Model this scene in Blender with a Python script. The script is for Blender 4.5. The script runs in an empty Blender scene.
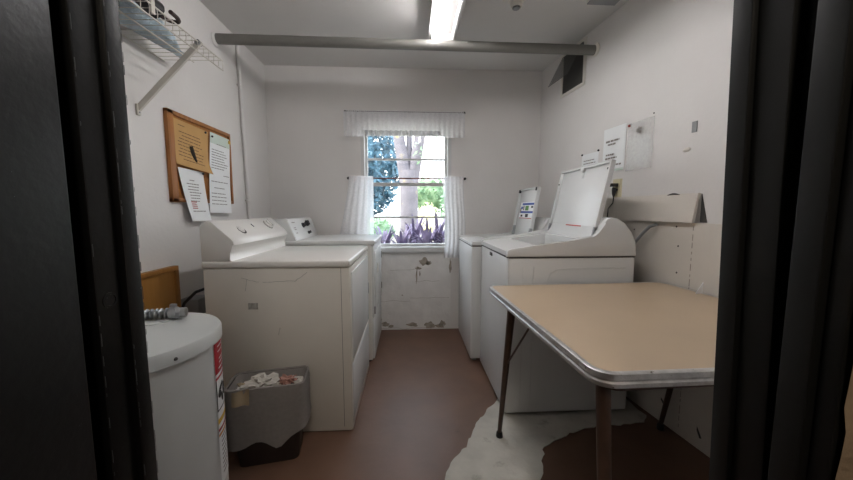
import bpy, bmesh, math, random
from mathutils import Vector, Matrix, noise
random.seed(7)
sc = bpy.context.scene
C = sc.collection
PI = math.pi
def R(d): return math.radians(d)
def xw(y): return 1.30 + 0.113 * (3.2 - y)          # right wall is slightly splayed
WANG = math.atan(0.113)

# ------------------------------------------------------------------ materials
def _new(name):
    m = bpy.data.materials.new(name); m.use_nodes = True
    nt = m.node_tree
    return m, nt, nt.nodes['Principled BSDF']
def rgb(h):
    c = [int(h[i:i+2], 16) / 255 for i in (0, 2, 4)]
    return tuple((x / 12.92 if x <= .04045 else ((x + .055) / 1.055) ** 2.4) for x in c) + (1,)
def mat(name, col, rough=.5, metal=0, var=.06, scale=8, bump=0, bscale=60, spec=.5, spots=None, coat=0):
    m, nt, b = _new(name)
    N = nt.nodes; L = nt.links
    base = rgb(col) if isinstance(col, str) else tuple(col) + (1,)
    tc = N.new('ShaderNodeTexCoord')
    nz = N.new('ShaderNodeTexNoise'); nz.inputs['Scale'].default_value = scale; nz.inputs['Detail'].default_value = 5
    L.new(tc.outputs['Object'], nz.inputs['Vector'])
    rp = N.new('ShaderNodeValToRGB')
    rp.color_ramp.elements[0].position = .3; rp.color_ramp.elements[1].position = .7
    rp.color_ramp.elements[0].color = tuple(max(0, x * (1 - var)) for x in base[:3]) + (1,)
    rp.color_ramp.elements[1].color = tuple(min(1, x * (1 + var)) for x in base[:3]) + (1,)
    L.new(nz.outputs['Fac'], rp.inputs['Fac'])
    out = rp.outputs['Color']
    if spots:                                   # (colour, scale, threshold, width): worn specks or stains
        for (sc_col, sscale, th, wd) in spots:
            n2 = N.new('ShaderNodeTexNoise'); n2.inputs['Scale'].default_value = sscale; n2.inputs['Detail'].default_value = 7
            n2.inputs['Roughness'].default_value = .65
            L.new(tc.outputs['Object'], n2.inputs['Vector'])
            r2 = N.new('ShaderNodeValToRGB'); r2.color_ramp.elements[0].position = th; r2.color_ramp.elements[1].position = min(1, th + wd)
            L.new(n2.outputs['Fac'], r2.inputs['Fac'])
            mx = N.new('ShaderNodeMixRGB'); L.new(r2.outputs['Color'], mx.inputs['Fac'])
            L.new(out, mx.inputs['Color1']); mx.inputs['Color2'].default_value = rgb(sc_col); out = mx.outputs['Color']
    L.new(out, b.inputs['Base Color'])
    b.inputs['Roughness'].default_value = rough; b.inputs['Metallic'].default_value = metal
    b.inputs['Specular IOR Level'].default_value = spec; b.inputs['Coat Weight'].default_value = coat
    if bump:
        n3 = N.new('ShaderNodeTexNoise'); n3.inputs['Scale'].default_value = bscale; n3.inputs['Detail'].default_value = 6
        L.new(tc.outputs['Object'], n3.inputs['Vector'])
        bp = N.new('ShaderNodeBump'); bp.inputs['Strength'].default_value = bump; bp.inputs['Distance'].default_value = .01
        L.new(n3.outputs['Fac'], bp.inputs['Height']); L.new(bp.outputs['Normal'], b.inputs['Normal'])
    return m
def wood(name, c1, c2, axis='z', scale=3, rough=.5):
    m, nt, b = _new(name); N = nt.nodes; L = nt.links
    tc = N.new('ShaderNodeTexCoord'); mp = N.new('ShaderNodeMapping')
    s = {'x': (1, 12, 12), 'y': (12, 1, 12), 'z': (12, 12, 1)}[axis]; mp.inputs['Scale'].default_value = s
    nz = N.new('ShaderNodeTexNoise'); nz.inputs['Scale'].default_value = scale; nz.inputs['Detail'].default_value = 8
    rp = N.new('ShaderNodeValToRGB'); rp.color_ramp.elements[0].position = .3; rp.color_ramp.elements[1].position = .7
    rp.color_ramp.elements[0].color = rgb(c1); rp.color_ramp.elements[1].color = rgb(c2)
    L.new(tc.outputs['Object'], mp.inputs['Vector']); L.new(mp.outputs['Vector'], nz.inputs['Vector'])
    L.new(nz.outputs['Fac'], rp.inputs['Fac']); L.new(rp.outputs['Color'], b.inputs['Base Color'])
    b.inputs['Roughness'].default_value = rough
    return m
def emis(name, col, s):
    m, nt, b = _new(name); b.inputs['Base Color'].default_value = (.9, .9, .9, 1)
    b.inputs['Emission Color'].default_value = rgb(col); b.inputs['Emission Strength'].default_value = s
    return m
def sheer(name, col, alpha, trans=.6):
    m = bpy.data.materials.new(name); m.use_nodes = True; nt = m.node_tree; N = nt.nodes; L = nt.links
    N.clear(); o = N.new('ShaderNodeOutputMaterial')
    d = N.new('ShaderNodeBsdfDiffuse'); t = N.new('ShaderNodeBsdfTranslucent'); tr = N.new('ShaderNodeBsdfTransparent')
    d.inputs['Color'].default_value = rgb(col); t.inputs['Color'].default_value = rgb(col)
    m1 = N.new('ShaderNodeMixShader'); m1.inputs['Fac'].default_value = trans
    L.new(d.outputs[0], m1.inputs[1]); L.new(t.outputs[0], m1.inputs[2])
    m2 = N.new('ShaderNodeMixShader')
    tc = N.new('ShaderNodeTexCoord'); nz = N.new('ShaderNodeTexNoise'); nz.inputs['Scale'].default_value = 60
    L.new(tc.outputs['Object'], nz.inputs['Vector'])
    mr = N.new('ShaderNodeMapRange'); mr.inputs['To Min'].default_value = max(0, alpha - .1); mr.inputs['To Max'].default_value = min(1, alpha + .1)
    L.new(nz.outputs['Fac'], mr.inputs['Value']); L.new(mr.outputs[0], m2.inputs['Fac'])
    L.new(tr.outputs[0], m2.inputs[1]); L.new(m1.outputs[0], m2.inputs[2]); L.new(m2.outputs[0], o.inputs['Surface'])
    return m
def pane_mat(name):
    m = bpy.data.materials.new(name); m.use_nodes = True; nt = m.node_tree; N = nt.nodes; L = nt.links
    N.clear(); o = N.new('ShaderNodeOutputMaterial')
    g = N.new('ShaderNodeBsdfGlossy'); g.inputs['Roughness'].default_value = .02
    tr = N.new('ShaderNodeBsdfTransparent'); tr.inputs['Color'].default_value = (.95, .97, .98, 1)
    mx = N.new('ShaderNodeMixShader'); mx.inputs['Fac'].default_value = .06
    L.new(tr.outputs[0], mx.inputs[1]); L.new(g.outputs[0], mx.inputs[2]); L.new(mx.outputs[0], o.inputs['Surface'])
    return m
def leafm(name, c1, c2, scale=3):
    m, nt, b = _new(name); N = nt.nodes; L = nt.links
    tc = N.new('ShaderNodeTexCoord'); nz = N.new('ShaderNodeTexNoise'); nz.inputs['Scale'].default_value = scale
    rp = N.new('ShaderNodeValToRGB'); rp.color_ramp.elements[0].position = .35; rp.color_ramp.elements[1].position = .65
    rp.color_ramp.elements[0].color = rgb(c1); rp.color_ramp.elements[1].color = rgb(c2)
    L.new(tc.outputs['Object'], nz.inputs['Vector']); L.new(nz.outputs['Fac'], rp.inputs['Fac']); L.new(rp.outputs['Color'], b.inputs['Base Color'])
    b.inputs['Roughness'].default_value = .6
    b.inputs['Transmission Weight'].default_value = 0
    return m

M = {}
M['wall'] = mat('painted_wall', 'dad7d4', .6, var=.025, scale=3, bump=.12, bscale=45)
M['wall_rough'] = mat('rough_painted_wall', 'e0dedb', .6, var=.05, scale=9, bump=1, bscale=11, spots=[('b3ada4', 7, .70, .08)])
M['ceil'] = mat('painted_ceiling', 'd2d0cd', .7, var=.03, scale=2, bump=.1, bscale=30)
M['panel'] = mat('drywall_panel', 'd3cdc4', .65, var=.04, scale=5, bump=.08, bscale=60)
M['floor'] = mat('red_brown_floor_paint', '684d3e', .42, var=.14, scale=5, bump=.1, bscale=25, spots=[('745548', 2.2, .55, .25), ('4c382e', 11, .68, .1)])
M['concrete'] = mat('bare_concrete', 'b9b5ac', .85, var=.16, scale=6, bump=.5, bscale=30, spots=[('8f8a80', 9, .58, .15)])
M['chip'] = mat('exposed_plaster', 'a0978b', .9, var=.25, scale=30, bump=.6, bscale=60)
M['black'] = mat('black_gloss_paint', '09090a', .38, var=.2, scale=12, bump=.05, bscale=90, spec=.35, spots=[('6a6e76', 130, .70, .03)])
M['dkgrey'] = mat('charcoal_paint', '151514', .5, spec=.35, var=.1, scale=10, bump=.03, bscale=40)
M['hall'] = mat('hall_plaster', 'a8927a', .9, var=.2, scale=10, bump=.8, bscale=22)
M['halldark'] = mat('hall_wall_paint', '77726a', .8, var=.1, scale=6)
M['enamel'] = mat('white_enamel', 'dedcd7', .25, var=.02, scale=4)
M['enamel_warm'] = mat('ivory_white_enamel', 'd6d2c9', .3, var=.03, scale=5, spots=[('b9b2a4', 5, .7, .1)])
M['enamel_cool'] = mat('cool_white_enamel', 'd9dad9', .25, var=.02, scale=4)
M['vent'] = mat('vent_grey', '474644', .6)
M['chipedge'] = mat('chipped_primer', '54575c', .5)
M['fixture'] = mat('grey_fixture_enamel', 'a5a1a0', .4)
M['scuff'] = mat('grey_scuff', 'a5a39d', .6, var=.3, scale=60)
M['seam'] = mat('dark_seam', '4a4845', .8)
M['plastic_black'] = mat('black_plastic', '17171a', .4)
M['plastic_grey'] = mat('grey_plastic', '8d8f90', .5)
M['chrome'] = mat('worn_aluminium_edge', 'cfcecd', .3, .85, var=.15, scale=30, bump=.25, bscale=60, spots=[('5d574f', 40, .64, .05)])
M['steel'] = mat('galvanised_steel', 'a9abac', .35, .9, var=.1, scale=40)
M['laminate'] = mat('tan_laminate', 'c3ac90', .3, var=.05, scale=3, spots=[('b39a7d', 4, .68, .1)])
M['leg'] = mat('brown_enamel_leg', '4c372c', .4, .2, var=.2, scale=20)
M['pole'] = mat('grey_pipe_paint', '6d6b66', .5, var=.05, scale=10)
M['wire'] = mat('white_vinyl_wire', 'c9c4ba', .4)
M['oak'] = wood('oak_frame', '8a5626', 'a76c34', 'z', 4)
M['cork'] = mat('cork', 'a9713c', .9, var=.25, scale=120, bump=.3, bscale=200)
M['ply'] = wood('honey_plywood', 'b07c3c', 'c08c48', 'z', 2)
M['plyedge'] = wood('honey_wood_trim', '9a6a30', 'aa783a', 'z', 3)
M['paper'] = mat('white_paper', 'eceeee', .8, var=.02)
M['papergreen'] = mat('pale_green_paper', 'cfdcd2', .8, var=.03)
M['manila'] = mat('tan_paper', 'c39a62', .8, var=.05, scale=10)
M['ink'] = mat('grey_ink', '87827e', .8)
M['inkbrown'] = mat('brown_ink', '6e5538', .8)
M['inkdark'] = mat('dark_ink', '3c3a3a', .8)
M['inkred'] = mat('red_ink', 'b04a44', .8)
M['inkblue'] = mat('blue_ink', '3e55a0', .7)
M['inkgreen'] = mat('green_ink', '5c8a4a', .7)
M['yellow'] = mat('yellow_print', 'd7b13e', .6)
M['orange'] = mat('orange_print', 'cf8a3a', .6)
M['red'] = mat('red_print', 'a8202c', .5)
M['redrod'] = mat('red_brown_rod', '7c4a42', .5)
M['ivory'] = mat('ivory_plate', 'cfc6a4', .5)
M['heater'] = mat('heater_enamel', 'c9ccca', .3, var=.03, scale=4)
M['sash'] = mat('sash_paint', 'cfcfce', .5, var=.03)
M['pane'] = pane_mat('window_glass')
M['sheer'] = sheer('sheer_white_fabric', 'fdfdff', .62, .85)
M['lace'] = sheer('lace_fabric', 'fcfcfe', .72, .7)
M['fringe'] = sheer('open_lace_trim', 'f2f2f4', .4, .5)
M['sleeve'] = sheer('clear_sleeve', 'e6e6e4', .4, .2)
M['tube_on'] = emis('lit_tube', 'fdfbfc', 30)
M['tube_off'] = mat('unlit_tube', 'd0d0ce', .3)
M['bag'] = mat('blue_plastic', 'a6b6c0', .35, var=.3, scale=25, bump=.3, bscale=30)
M['liner'] = sheer('white_bin_liner', 'a5a09c', .88, .3)
M['bin'] = mat('dark_brown_plastic', '2a1f1b', .5)
M['bintrash'] = mat('crumpled_paper', 'c4c0b8', .8, var=.1, scale=20)
M['trashdark'] = mat('dark_wrapper', '3a2b28', .6, var=.3, scale=30)
M['trashpink'] = mat('pink_tissue', 'b08478', .8, var=.1, scale=20)
M['lint'] = mat('tan_wrapper', 'a8987e', .8, var=.1, scale=20)
M['bark'] = mat('pale_bark', '736e74', .9, var=.2, scale=5, bump=.5, bscale=12, spots=[('a3966c', 3, .58, .1)])
M['leafdark'] = leafm('dark_leaves', '2a4a5a', '5f889c')
M['leafmid'] = leafm('mid_leaves', '5c7d58', '93ac84')
M['leafpale'] = leafm('pale_leaves', '6d9070', '9ab890')
M['purple'] = leafm('purple_leaves', '584f68', '85789a', 6)
M['mound'] = leafm('pale_yellow_leaves', 'dcd6a0', 'ece8c8', 4)
M['ground'] = mat('sandy_ground', 'a8a294', .9, var=.15, scale=1.5)
M['fence'] = mat('far_wall_paint', 'cfd2d0', .8)

# ------------------------------------------------------------------ mesh helpers
class MB:
    def __init__(s): s.bm = bmesh.new(); s.mi = 0
    def _f(s, vs):
        try:
            f = s.bm.faces.new(vs); f.material_index = s.mi; return f
        except ValueError: return None
    def box(s, x0, x1, y0, y1, z0, z1, bev=0, seg=2, mx=None):
        P = [Vector((x, y, z)) for z in (z0, z1) for (x, y) in ((x0, y0), (x1, y0), (x1, y1), (x0, y1))]
        if mx: P = [mx @ p for p in P]
        v = [s.bm.verts.new(p) for p in P]
        fs = [s._f([v[i] for i in q]) for q in ((3, 2, 1, 0), (4, 5, 6, 7), (0, 1, 5, 4), (1, 2, 6, 5), (2, 3, 7, 6), (3, 0, 4, 7))]
        if bev:
            es = list({e for f in fs if f for e in f.edges})
            bmesh.ops.bevel(s.bm, geom=es, offset=bev, segments=seg, affect='EDGES', profile=.5)
        return s
    def prism(s, pts, axis, a0, a1, mx=None, bev=0):
        """outline pts (2-D) extruded along axis from a0 to a1"""
        def mk(p, a):
            q = {'x': (a, p[0], p[1]), 'y': (p[0], a, p[1]), 'z': (p[0], p[1], a)}[axis]
            q = Vector(q); return mx @ q if mx else q
        A = [s.bm.verts.new(mk(p, a0)) for p in pts]; B = [s.bm.verts.new(mk(p, a1)) for p in pts]
        n = len(pts); fs = [s._f(A[::-1]), s._f(B)]
        for i in range(n): fs.append(s._f([A[i], A[(i+1) % n], B[(i+1) % n], B[i]]))
        fs = [f for f in fs if f]
        if bev:
            es = [e for f in fs[:2] for e in f.edges]
            bmesh.ops.bevel(s.bm, geom=list(set(es)), offset=bev, segments=2, affect='EDGES', profile=.5)
        return s
    def tube(s, pts, r, seg=10, r2=None, cap=True):
        pts = [Vector(p) for p in pts]; n = len(pts); rings = []
        up = Vector((0, 0, 1))
        prev = None
        for i, p in enumerate(pts):
            d = (pts[min(i+1, n-1)] - pts[max(i-1, 0)]).normalized()
            if prev is None:
                a = d.orthogonal().normalized()
            else:
                a = (prev - d * prev.dot(d)); a = a.normalized() if a.length > 1e-6 else d.orthogonal().normalized()
            prev = a; b = d.cross(a)
            rr = r if r2 is None else r + (r2 - r) * i / max(1, n-1)
            if callable(r): rr = r(i / max(1, n-1))
            rings.append([s.bm.verts.new(p + (a * math.cos(2*PI*k/seg) + b * math.sin(2*PI*k/seg)) * rr) for k in range(seg)])
        for i in range(n-1):
            for k in range(seg): s._f([rings[i][k], rings[i][(k+1) % seg], rings[i+1][(k+1) % seg], rings[i+1][k]])
        if cap: s._f(rings[0][::-1]); s._f(rings[-1])
        return s
    def lathe(s, prof, c=(0, 0, 0), axis='z', seg=40, mx=None):
        """prof: (radius, height) list"""
        rings = []
        for (r, h) in prof:
            ring = []
            for k in range(seg):
                a = 2*PI*k/seg; u, w = r*math.cos(a), r*math.sin(a)
                p = {'z': (u, w, h), 'y': (u, h, w), 'x': (h, u, w)}[axis]
                p = Vector(p) + Vector(c)
                ring.append(s.bm.verts.new(mx @ p if mx else p))
            rings.append(ring)
        for i in range(len(prof)-1):
            for k in range(seg): s._f([rings[i][k], rings[i][(k+1) % seg], rings[i+1][(k+1) % seg], rings[i+1][k]])
        if prof[0][0] > 1e-6: s._f(rings[0][::-1])
        if prof[-1][0] > 1e-6: s._f(rings[-1])
        return s
    def grid(s, fn, nu, nv):
        V = [[s.bm.verts.new(fn(i/nu, j/nv)) for j in range(nv+1)] for i in range(nu+1)]
        for i in range(nu):
            for j in range(nv): s._f([V[i][j], V[i+1][j], V[i+1][j+1], V[i][j+1]])
        return s
    def blob(s, c, r, sub=3, amp=.2, freq=3, sq=(1, 1, 1), seed=0, ridge=0):
        t = bmesh.new(); bmesh.ops.create_icosphere(t, subdivisions=sub, radius=1)
        mp = {}
        for v in t.verts:
            q_ = v.co * freq + Vector((seed, seed*1.7, -seed)); k = 1 + amp * noise.noise(q_) + ridge * (abs(noise.noise(q_*1.7)) - .3)
            mp[v] = s.bm.verts.new(Vector(c) + Vector((v.co.x*sq[0], v.co.y*sq[1], v.co.z*sq[2])) * r * k)
        for f in t.faces: s._f([mp[v] for v in f.verts])
        t.free(); return s
    def leaves(s, n, fn, size, asp=.5):
        for _ in range(n):
            p = Vector(fn()); d = Vector((random.gauss(0, 1), random.gauss(0, 1), random.gauss(0, 1))).normalized()
            e = d.orthogonal().normalized(); L = size * random.uniform(.6, 1.3)
            s._f([s.bm.verts.new(q) for q in (p - d*L/2, p + e*L*asp/2, p + d*L/2, p - e*L*asp/2)])
        return s

def root_mx(o):
    while o.parent: o = o.parent
    return Matrix.Translation(o.location) @ o.rotation_euler.to_matrix().to_4x4()
SPLIT = {'foot', 'hinge', 'push_pin', 'scuff', 'bumper', 'corner_bumper', 'lamp_socket', 'rail', 'cross_wire', 'louvre', 'chipped_plaster', 'crack', 'screw', 'pressed_rib', 'receptacle', 'blue_print', 'black_print', 'grey_print'}
def islands(bm):
    seen = set(); out = []
    for v in bm.verts:
        if v in seen: continue
        st = [v]; seen.add(v); grp = []
        while st:
            q = st.pop(); grp.append(q)
            for e in q.link_edges:
                w = e.other_vert(q)
                if w not in seen: seen.add(w); st.append(w)
        out.append(grp)
    return out
def build(name, mb, material, parent=None, smooth=True, loc=None):
    """world-space bmesh -> one object, sharing its thing's origin"""
    bm = mb.bm
    if name in SPLIT and parent:
        isl = islands(bm)
        if len(isl) > 1:
            r = None
            for grp in isl:
                m2 = MB(); mp = {v: m2.bm.verts.new(v.co) for v in grp}
                for f in {f for v in grp for f in v.link_faces}: m2._f([mp[v] for v in f.verts])
                r = build(name, m2, material, parent, smooth)
            bm.free(); return r
    bmesh.ops.recalc_face_normals(bm, faces=bm.faces[:])
    if parent: inv = root_mx(parent).inverted()
    else:
        if loc is None:
            xs = [v.co for v in bm.verts]
            loc = Vector(((min(v.x for v in xs)+max(v.x for v in xs))/2, (min(v.y for v in xs)+max(v.y for v in xs))/2, min(v.z for v in xs)))
        inv = Matrix.Translation(loc).inverted()
    bmesh.ops.transform(bm, matrix=inv, verts=bm.verts[:])
    me = bpy.data.meshes.new(name); bm.to_mesh(me); bm.free()
    for m in (material if isinstance(material, (list, tuple)) else [material]): me.materials.append(m)
    if smooth:
        for p in me.polygons: p.use_smooth = True
        try: me.set_sharp_from_angle(angle=R(35))
        except Exception: pass
    o = bpy.data.objects.new(name, me); C.objects.link(o)
    if parent: o.parent = parent
    else: o.location = loc
    return o
def tag(o, label=None, cat=None, group=None, kind=None):
    if label: o['label'] = label
    if cat: o['category'] = cat
    if group: o['group'] = group
    if kind: o['kind'] = kind
    return o
def thing(name, label, cat, loc, group=None):
    o = bpy.data.objects.new(name, None); C.objects.link(o); o.location = loc; o.empty_display_size = .05
    bpy.context.view_layer.update()
    return tag(o, label, cat, group)
def struct(name, mb, m, label, cat='setting', parent=None, smooth=False):
    o = build(name, mb, m, parent, smooth)
    if parent is None: tag(o, label, cat, kind='structure')
    return o
def text_rows(mb, o, u, v, n, rows, w, h, words=4, fill=.75, lift=.0006):
    """rows of printed word-shapes on a plane: o = top-left corner, u right, v down, n towards the viewer"""
    o, u, v, n = Vector(o), Vector(u).normalized(), Vector(v).normalized(), Vector(n).normalized()
    for (x0, y0, wd) in rows:
        x = x0; end = x0 + wd
        while x < end - .004:
            ww = min(random.uniform(.5, 1.3) * wd / words, end - x)
            for (a, b) in ((x, x + ww * .86),):
                hh = h * random.uniform(.75, 1)
                q = [o + u*a + v*y0 + n*lift, o + u*b + v*y0 + n*lift, o + u*b + v*(y0+hh) + n*lift, o + u*a + v*(y0+hh) + n*lift]
                q2 = [p + n*.0003 for p in q]
                A = [mb.bm.verts.new(p) for p in q]; B = [mb.bm.verts.new(p) for p in q2]
                mb._f(A[::-1]); mb._f(B)
                for i in range(4): mb._f([A[i], A[(i+1) % 4], B[(i+1) % 4], B[i]])
            x += ww
    return mb
def quadslab(mb, o, u, v, n, x0, x1, y0, y1, l0, l1):
    o, u, v, n = Vector(o), Vector(u).normalized(), Vector(v).normalized(), Vector(n).normalized()
    P = [o + u*a + v*b + n*l for l in (l0, l1) for (a, b) in ((x0, y0), (x1, y0), (x1, y1), (x0, y1))]
    V = [mb.bm.verts.new(p) for p in P]
    for q in ((3, 2, 1, 0), (4, 5, 6, 7), (0, 1, 5, 4), (1, 2, 6, 5), (2, 3, 7, 6), (3, 0, 4, 7)): mb._f([V[i] for i in q])
    return mb

# ------------------------------------------------------------------ room shell
ZC = 2.57
FP = [(-1.35, .32), (xw(.32), .32), (xw(3.2), 3.2), (-1.35, 3.2)]
b = MB(); b.prism([(-1.6, -1.6), (1.9, -1.6), (1.9, 3.35), (-1.6, 3.35)], 'z', -.12, 0)
floor = struct('floor', b, M['floor'], 'red-brown painted concrete floor', 'floor')
# bare patch where the paint is gone
outl = [(.60, 1.97), (.50, 1.87), (.44, 1.79), (.405, 1.746), (.375, 1.70), (.35, 1.665), (.305, 1.587), (.285, 1.535), (.236, 1.486), (.215, 1.46), (.199, 1.437), (.18, 1.40),
        (.165, 1.36), (.15, 1.30), (.17, 1.22), (.15, 1.15), (.21, 1.08), (.30, 1.05), (.42, 1.06), (.52, 1.12), (.56, 1.22), (.585, 1.318), (.625, 1.38), (.64, 1.43), (.67, 1.462), (.66, 1.50), (.70, 1.515), (.77, 1.556), (.84, 1.59), (.915, 1.624), (1.0, 1.645), (1.084, 1.665), (1.22, 1.66), (1.35, 1.68), (1.40, 1.73), (1.38, 1.97)]
pts = []
for i in range(len(outl)):
    a, c = Vector(outl[i]), Vector(outl[(i+1) % len(outl)])
    for k in range(4):
        p = a.lerp(c, k/4); w = noise.noise(Vector((p.x*22, p.y*22, 0)))*.016
        pts.append((p.x + w, p.y + noise.noise(Vector((p.x*22, p.y*22, 9)))*.016))
b = MB(); b.prism(pts, 'z', 0.0, .005)
o = struct('concrete_patch', b, M['concrete'], '', parent=floor); o['label'] = 'bare pale concrete patch with ragged edge'
b = MB(); b.box(-1.6, 1.9, -1.6, 3.35, ZC, ZC + .1)
struct('ceiling', b, M['ceil'], 'grey-white painted ceiling', 'ceiling')
b = MB(); b.box(-1.5, -1.35, .466, 3.35, 0, ZC)
struct('wall_left', b, M['wall'], 'left white painted wall', 'wall')
b = MB(); b.prism([(xw(.466), .466), (xw(.466)+.15, .466), (xw(3.35)+.15, 3.35), (xw(3.2), 3.2)], 'z', 0, ZC)
struct('wall_right', b, M['wall'], 'right white painted wall', 'wall')
WX0, WX1, WZ0, WZ1 = -.475, .415, .80, 2.03
b = MB()
b.box(-1.35, WX0, 3.2, 3.35, 0, ZC); b.box(WX1, xw(3.2), 3.2, 3.35, 0, ZC); b.box(WX0, WX1, 3.2, 3.35, WZ1, ZC)
wb = struct('wall_back', b, M['wall'], 'white back wall around the window', 'wall')
b = MB(); b.box(WX0, WX1, 3.2, 3.35, 0, WZ0)
struct('wall_below_window', b, M['wall_rough'], '', parent=wb)
def ragged(cx, cz, rx, rz, seed, n=26, am=.45):
    out = []
    for k in range(n):
        a = 2*PI*k/n; w = 1 + am * noise.noise(Vector((math.cos(a)*1.7+seed, math.sin(a)*1.7, seed*2)))*1.6
        out.append((cx + rx*w*math.cos(a), cz + rz*w*math.sin(a)))
    return out
b = MB()
for i, (cx, cz, rx, rz) in enumerate([(.15, .705, .05, .035), (.19, .69, .03, .02), (.085, .635, .03, .016), (.068, .56, .008, .07), (.10, .58, .006, .03), (-.08, .36, .008, .006),
        (-.25, .06, .04, .025), (-.2, .035, .03, .014), (.02, .05, .05, .02), (.2, .04, .045, .03), (.33, .06, .03, .03), (.3, .03, .05, .016), (-.30, .10, .012, .02), (.41, .66, .012, .07)]):
    b.prism(ragged(cx, cz, rx, rz, i*3.3), 'y', 3.197, 3.2)
struct('chipped_plaster', b, M['chip'], '', parent=wb)
b = MB()
for (x0, x1, z, s) in ((-.33, .0, .30, 1), (.0, .4, .33, 2), (-.3, .35, .015, 3), (.05, .3, .50, 4), (-.2, .1, .62, 5)):
    P = []
    for k in range(19):
        x = x0 + (x1-x0)*k/18; P.append((x, 3.199, z + .02*noise.noise(Vector((x*9, s*5, 0)))))
    b.tube(P, .0013, 5)
struct('crack', b, M['chip'], '', parent=wb)

# wall with the doorway
b = MB()
b.box(-1.5, -.445, .325, .466, 0, ZC); b.box(.53, xw(.4)+.15, .325, .466, 0, ZC); b.box(-.445, .53, .325, .466, 2.1, ZC)
struct('wall_front', b, M['wall'], 'wall holding the doorway', 'wall')
# doorway frame (left jamb, right jamb, head)
b = MB()
b.box(-.445, -.386, .406, .466, 0, 2.1, .003); b.box(-.40, -.378, .441, .466, 0, 2.1, .003)
b.box(-.445, -.43, .325, .406, 0, 2.1)
tl = struct('trim_left', b, M['black'], 'black painted left door jamb with chipped edges', 'door jamb', smooth=True)
b = MB(); b.lathe([(.010, .0), (.010, .0012), (.0075, .0014), (.0072, .0004), (.0, .0004)], (-.386, .4235, 1.105), 'x', 20)
o = build('strike_hole', b, M['black'], tl)
b = MB()
for (x, y) in ((-.3855, .4075), (-.3775, .4425), (-.3785, .4655)):
    z = .5
    while z < 2.0:
        h = random.uniform(.003, .02)
        b.tube([(x, y, z), (x+.0002, y, z+h*.5), (x, y, z+h)], random.uniform(.0002, .0005), 5); z += h + random.expovariate(28)
o = build('chipped_edge', b, M['chipedge'], tl)
sh = Matrix.Translation((0.466, 0, 1.49)) @ Matrix.Rotation(R(2.0), 4, 'Y') @ Matrix.Translation((-.466, 0, -1.49))
sh = Matrix(((1, 0, -.035, .035*1.49), (0, 1, 0, 0), (0, 0, 1, 0), (0, 0, 0, 1)))
b = MB()
b.box(.466, .52, .437, .466, 0, 2.09, .003, mx=sh)
b.box(.474, .52, .395, .437, 0, 2.09, .002, mx=sh)
b.box(.492, .52, .372, .395, 0, 2.09, mx=sh)
b.box(.474, .53, .340, .372, 0, 2.09, .003)
b.box(.484, .53, .320, .340, 0, 2.09, .003)
struct('trim_right', b, M['dkgrey'], 'charcoal painted right door jamb with grooves', 'door jamb', smooth=True)
b = MB(); b.box(-.43, .53, .325, .466, 2.06, 2.1)
struct('trim_head', b, M['black'], 'black head of the doorway', 'door head')
# open black door swung into the hall
d = thing('door_1', 'open black painted door at the left of the doorway', 'door', (-.43, .385, 0)); d['kind'] = 'structure'
b = MB(); b.box(-.428, -.386, -.46, .388, .012, 2.04, .003)
build('door_leaf', b, M['black'], d)
b = MB()
for z in (.25, 1.75): b.tube([(-.432, .395, z-.045), (-.432, .395, z+.045)], .006, 10)
build('hinge', b, M['black'], d)
# hall behind the camera
b = MB(); b.box(-1.6, -1.5, -1.6, .325, 0, ZC); struct('wall_hall_left', b, M['halldark'], 'hall wall left of the open door', 'wall')
b = MB(); b.box(1.75, 1.9, -1.6, .325, 0, ZC); struct('wall_hall_right', b, M['halldark'], 'hall wall on the right', 'wall')
b = MB(); b.box(-1.5, 1.75, -1.6, -1.5, 0, ZC); struct('wall_hall_back', b, M['halldark'], 'hall wall facing the doorway', 'wall')
def rough_face(u, v):
    x = .53 + u*1.2; z = v*ZC
    e = .012*noise.noise(Vector((x*14, z*14, 2))) + .008*noise.noise(Vector((x*40, z*40, 5)))
    x2 = x + (0 if u > 0 else -.044 + .006*noise.noise(Vector((3, z*18, 1))))
    return Vector((x2, .313 + e*(1 if u > .02 else .3), z))
b = MB(); b.grid(rough_face, 40, 90)
struct('wall_hall_front', b, M['hall'], 'rough brown plaster on the hall side of the doorway', 'wall', smooth=True)

# ------------------------------------------------------------------ window
b = MB()
b.box(WX0, WX0+.035, 3.205, 3.345, WZ0+.05, WZ1); b.box(WX1-.035, WX1, 3.205, 3.345, WZ0+.05, WZ1); b.box(WX0, WX1, 3.205, 3.345, WZ1-.03, WZ1)
win = struct('window_1', b, M['sash'], 'double-hung window with white sashes', 'window')
b = MB(); b.box(WX0-.0, WX1+.0, 3.17, 3.345, WZ0, WZ0+.055, .006)
build('window_sill', b, M['sash'], win)
X0, X1 = WX0+.035, WX1-.035
def sash(z0, z1, y0, muntin):
    b = MB(); y1 = y0 + .035
    b.box(X0, X0+.022, y0, y1, z0, z1); b.box(X1-.022, X1, y0, y1, z0, z1)
    b.box(X0, X1, y0, y1, z0, z0+.028, .003); b.box(X0, X1, y0, y1, z1-.034, z1, .003)
    b.box(X0+.02, X1-.02, y0+.008, y1-.006, muntin-.009, muntin+.009)
    s_ = build('sash', b, M['sash'], win)
    b = MB(); b.box(X0+.02, X1-.02, y0+.015, y0+.019, z0+.026, z1-.032)
    build('pane', b, M['pane'], s_, smooth=False)
sash(.855, 1.495, 3.235, 1.15); sash(1.465, 2.0, 3.285, 1.73)
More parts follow.
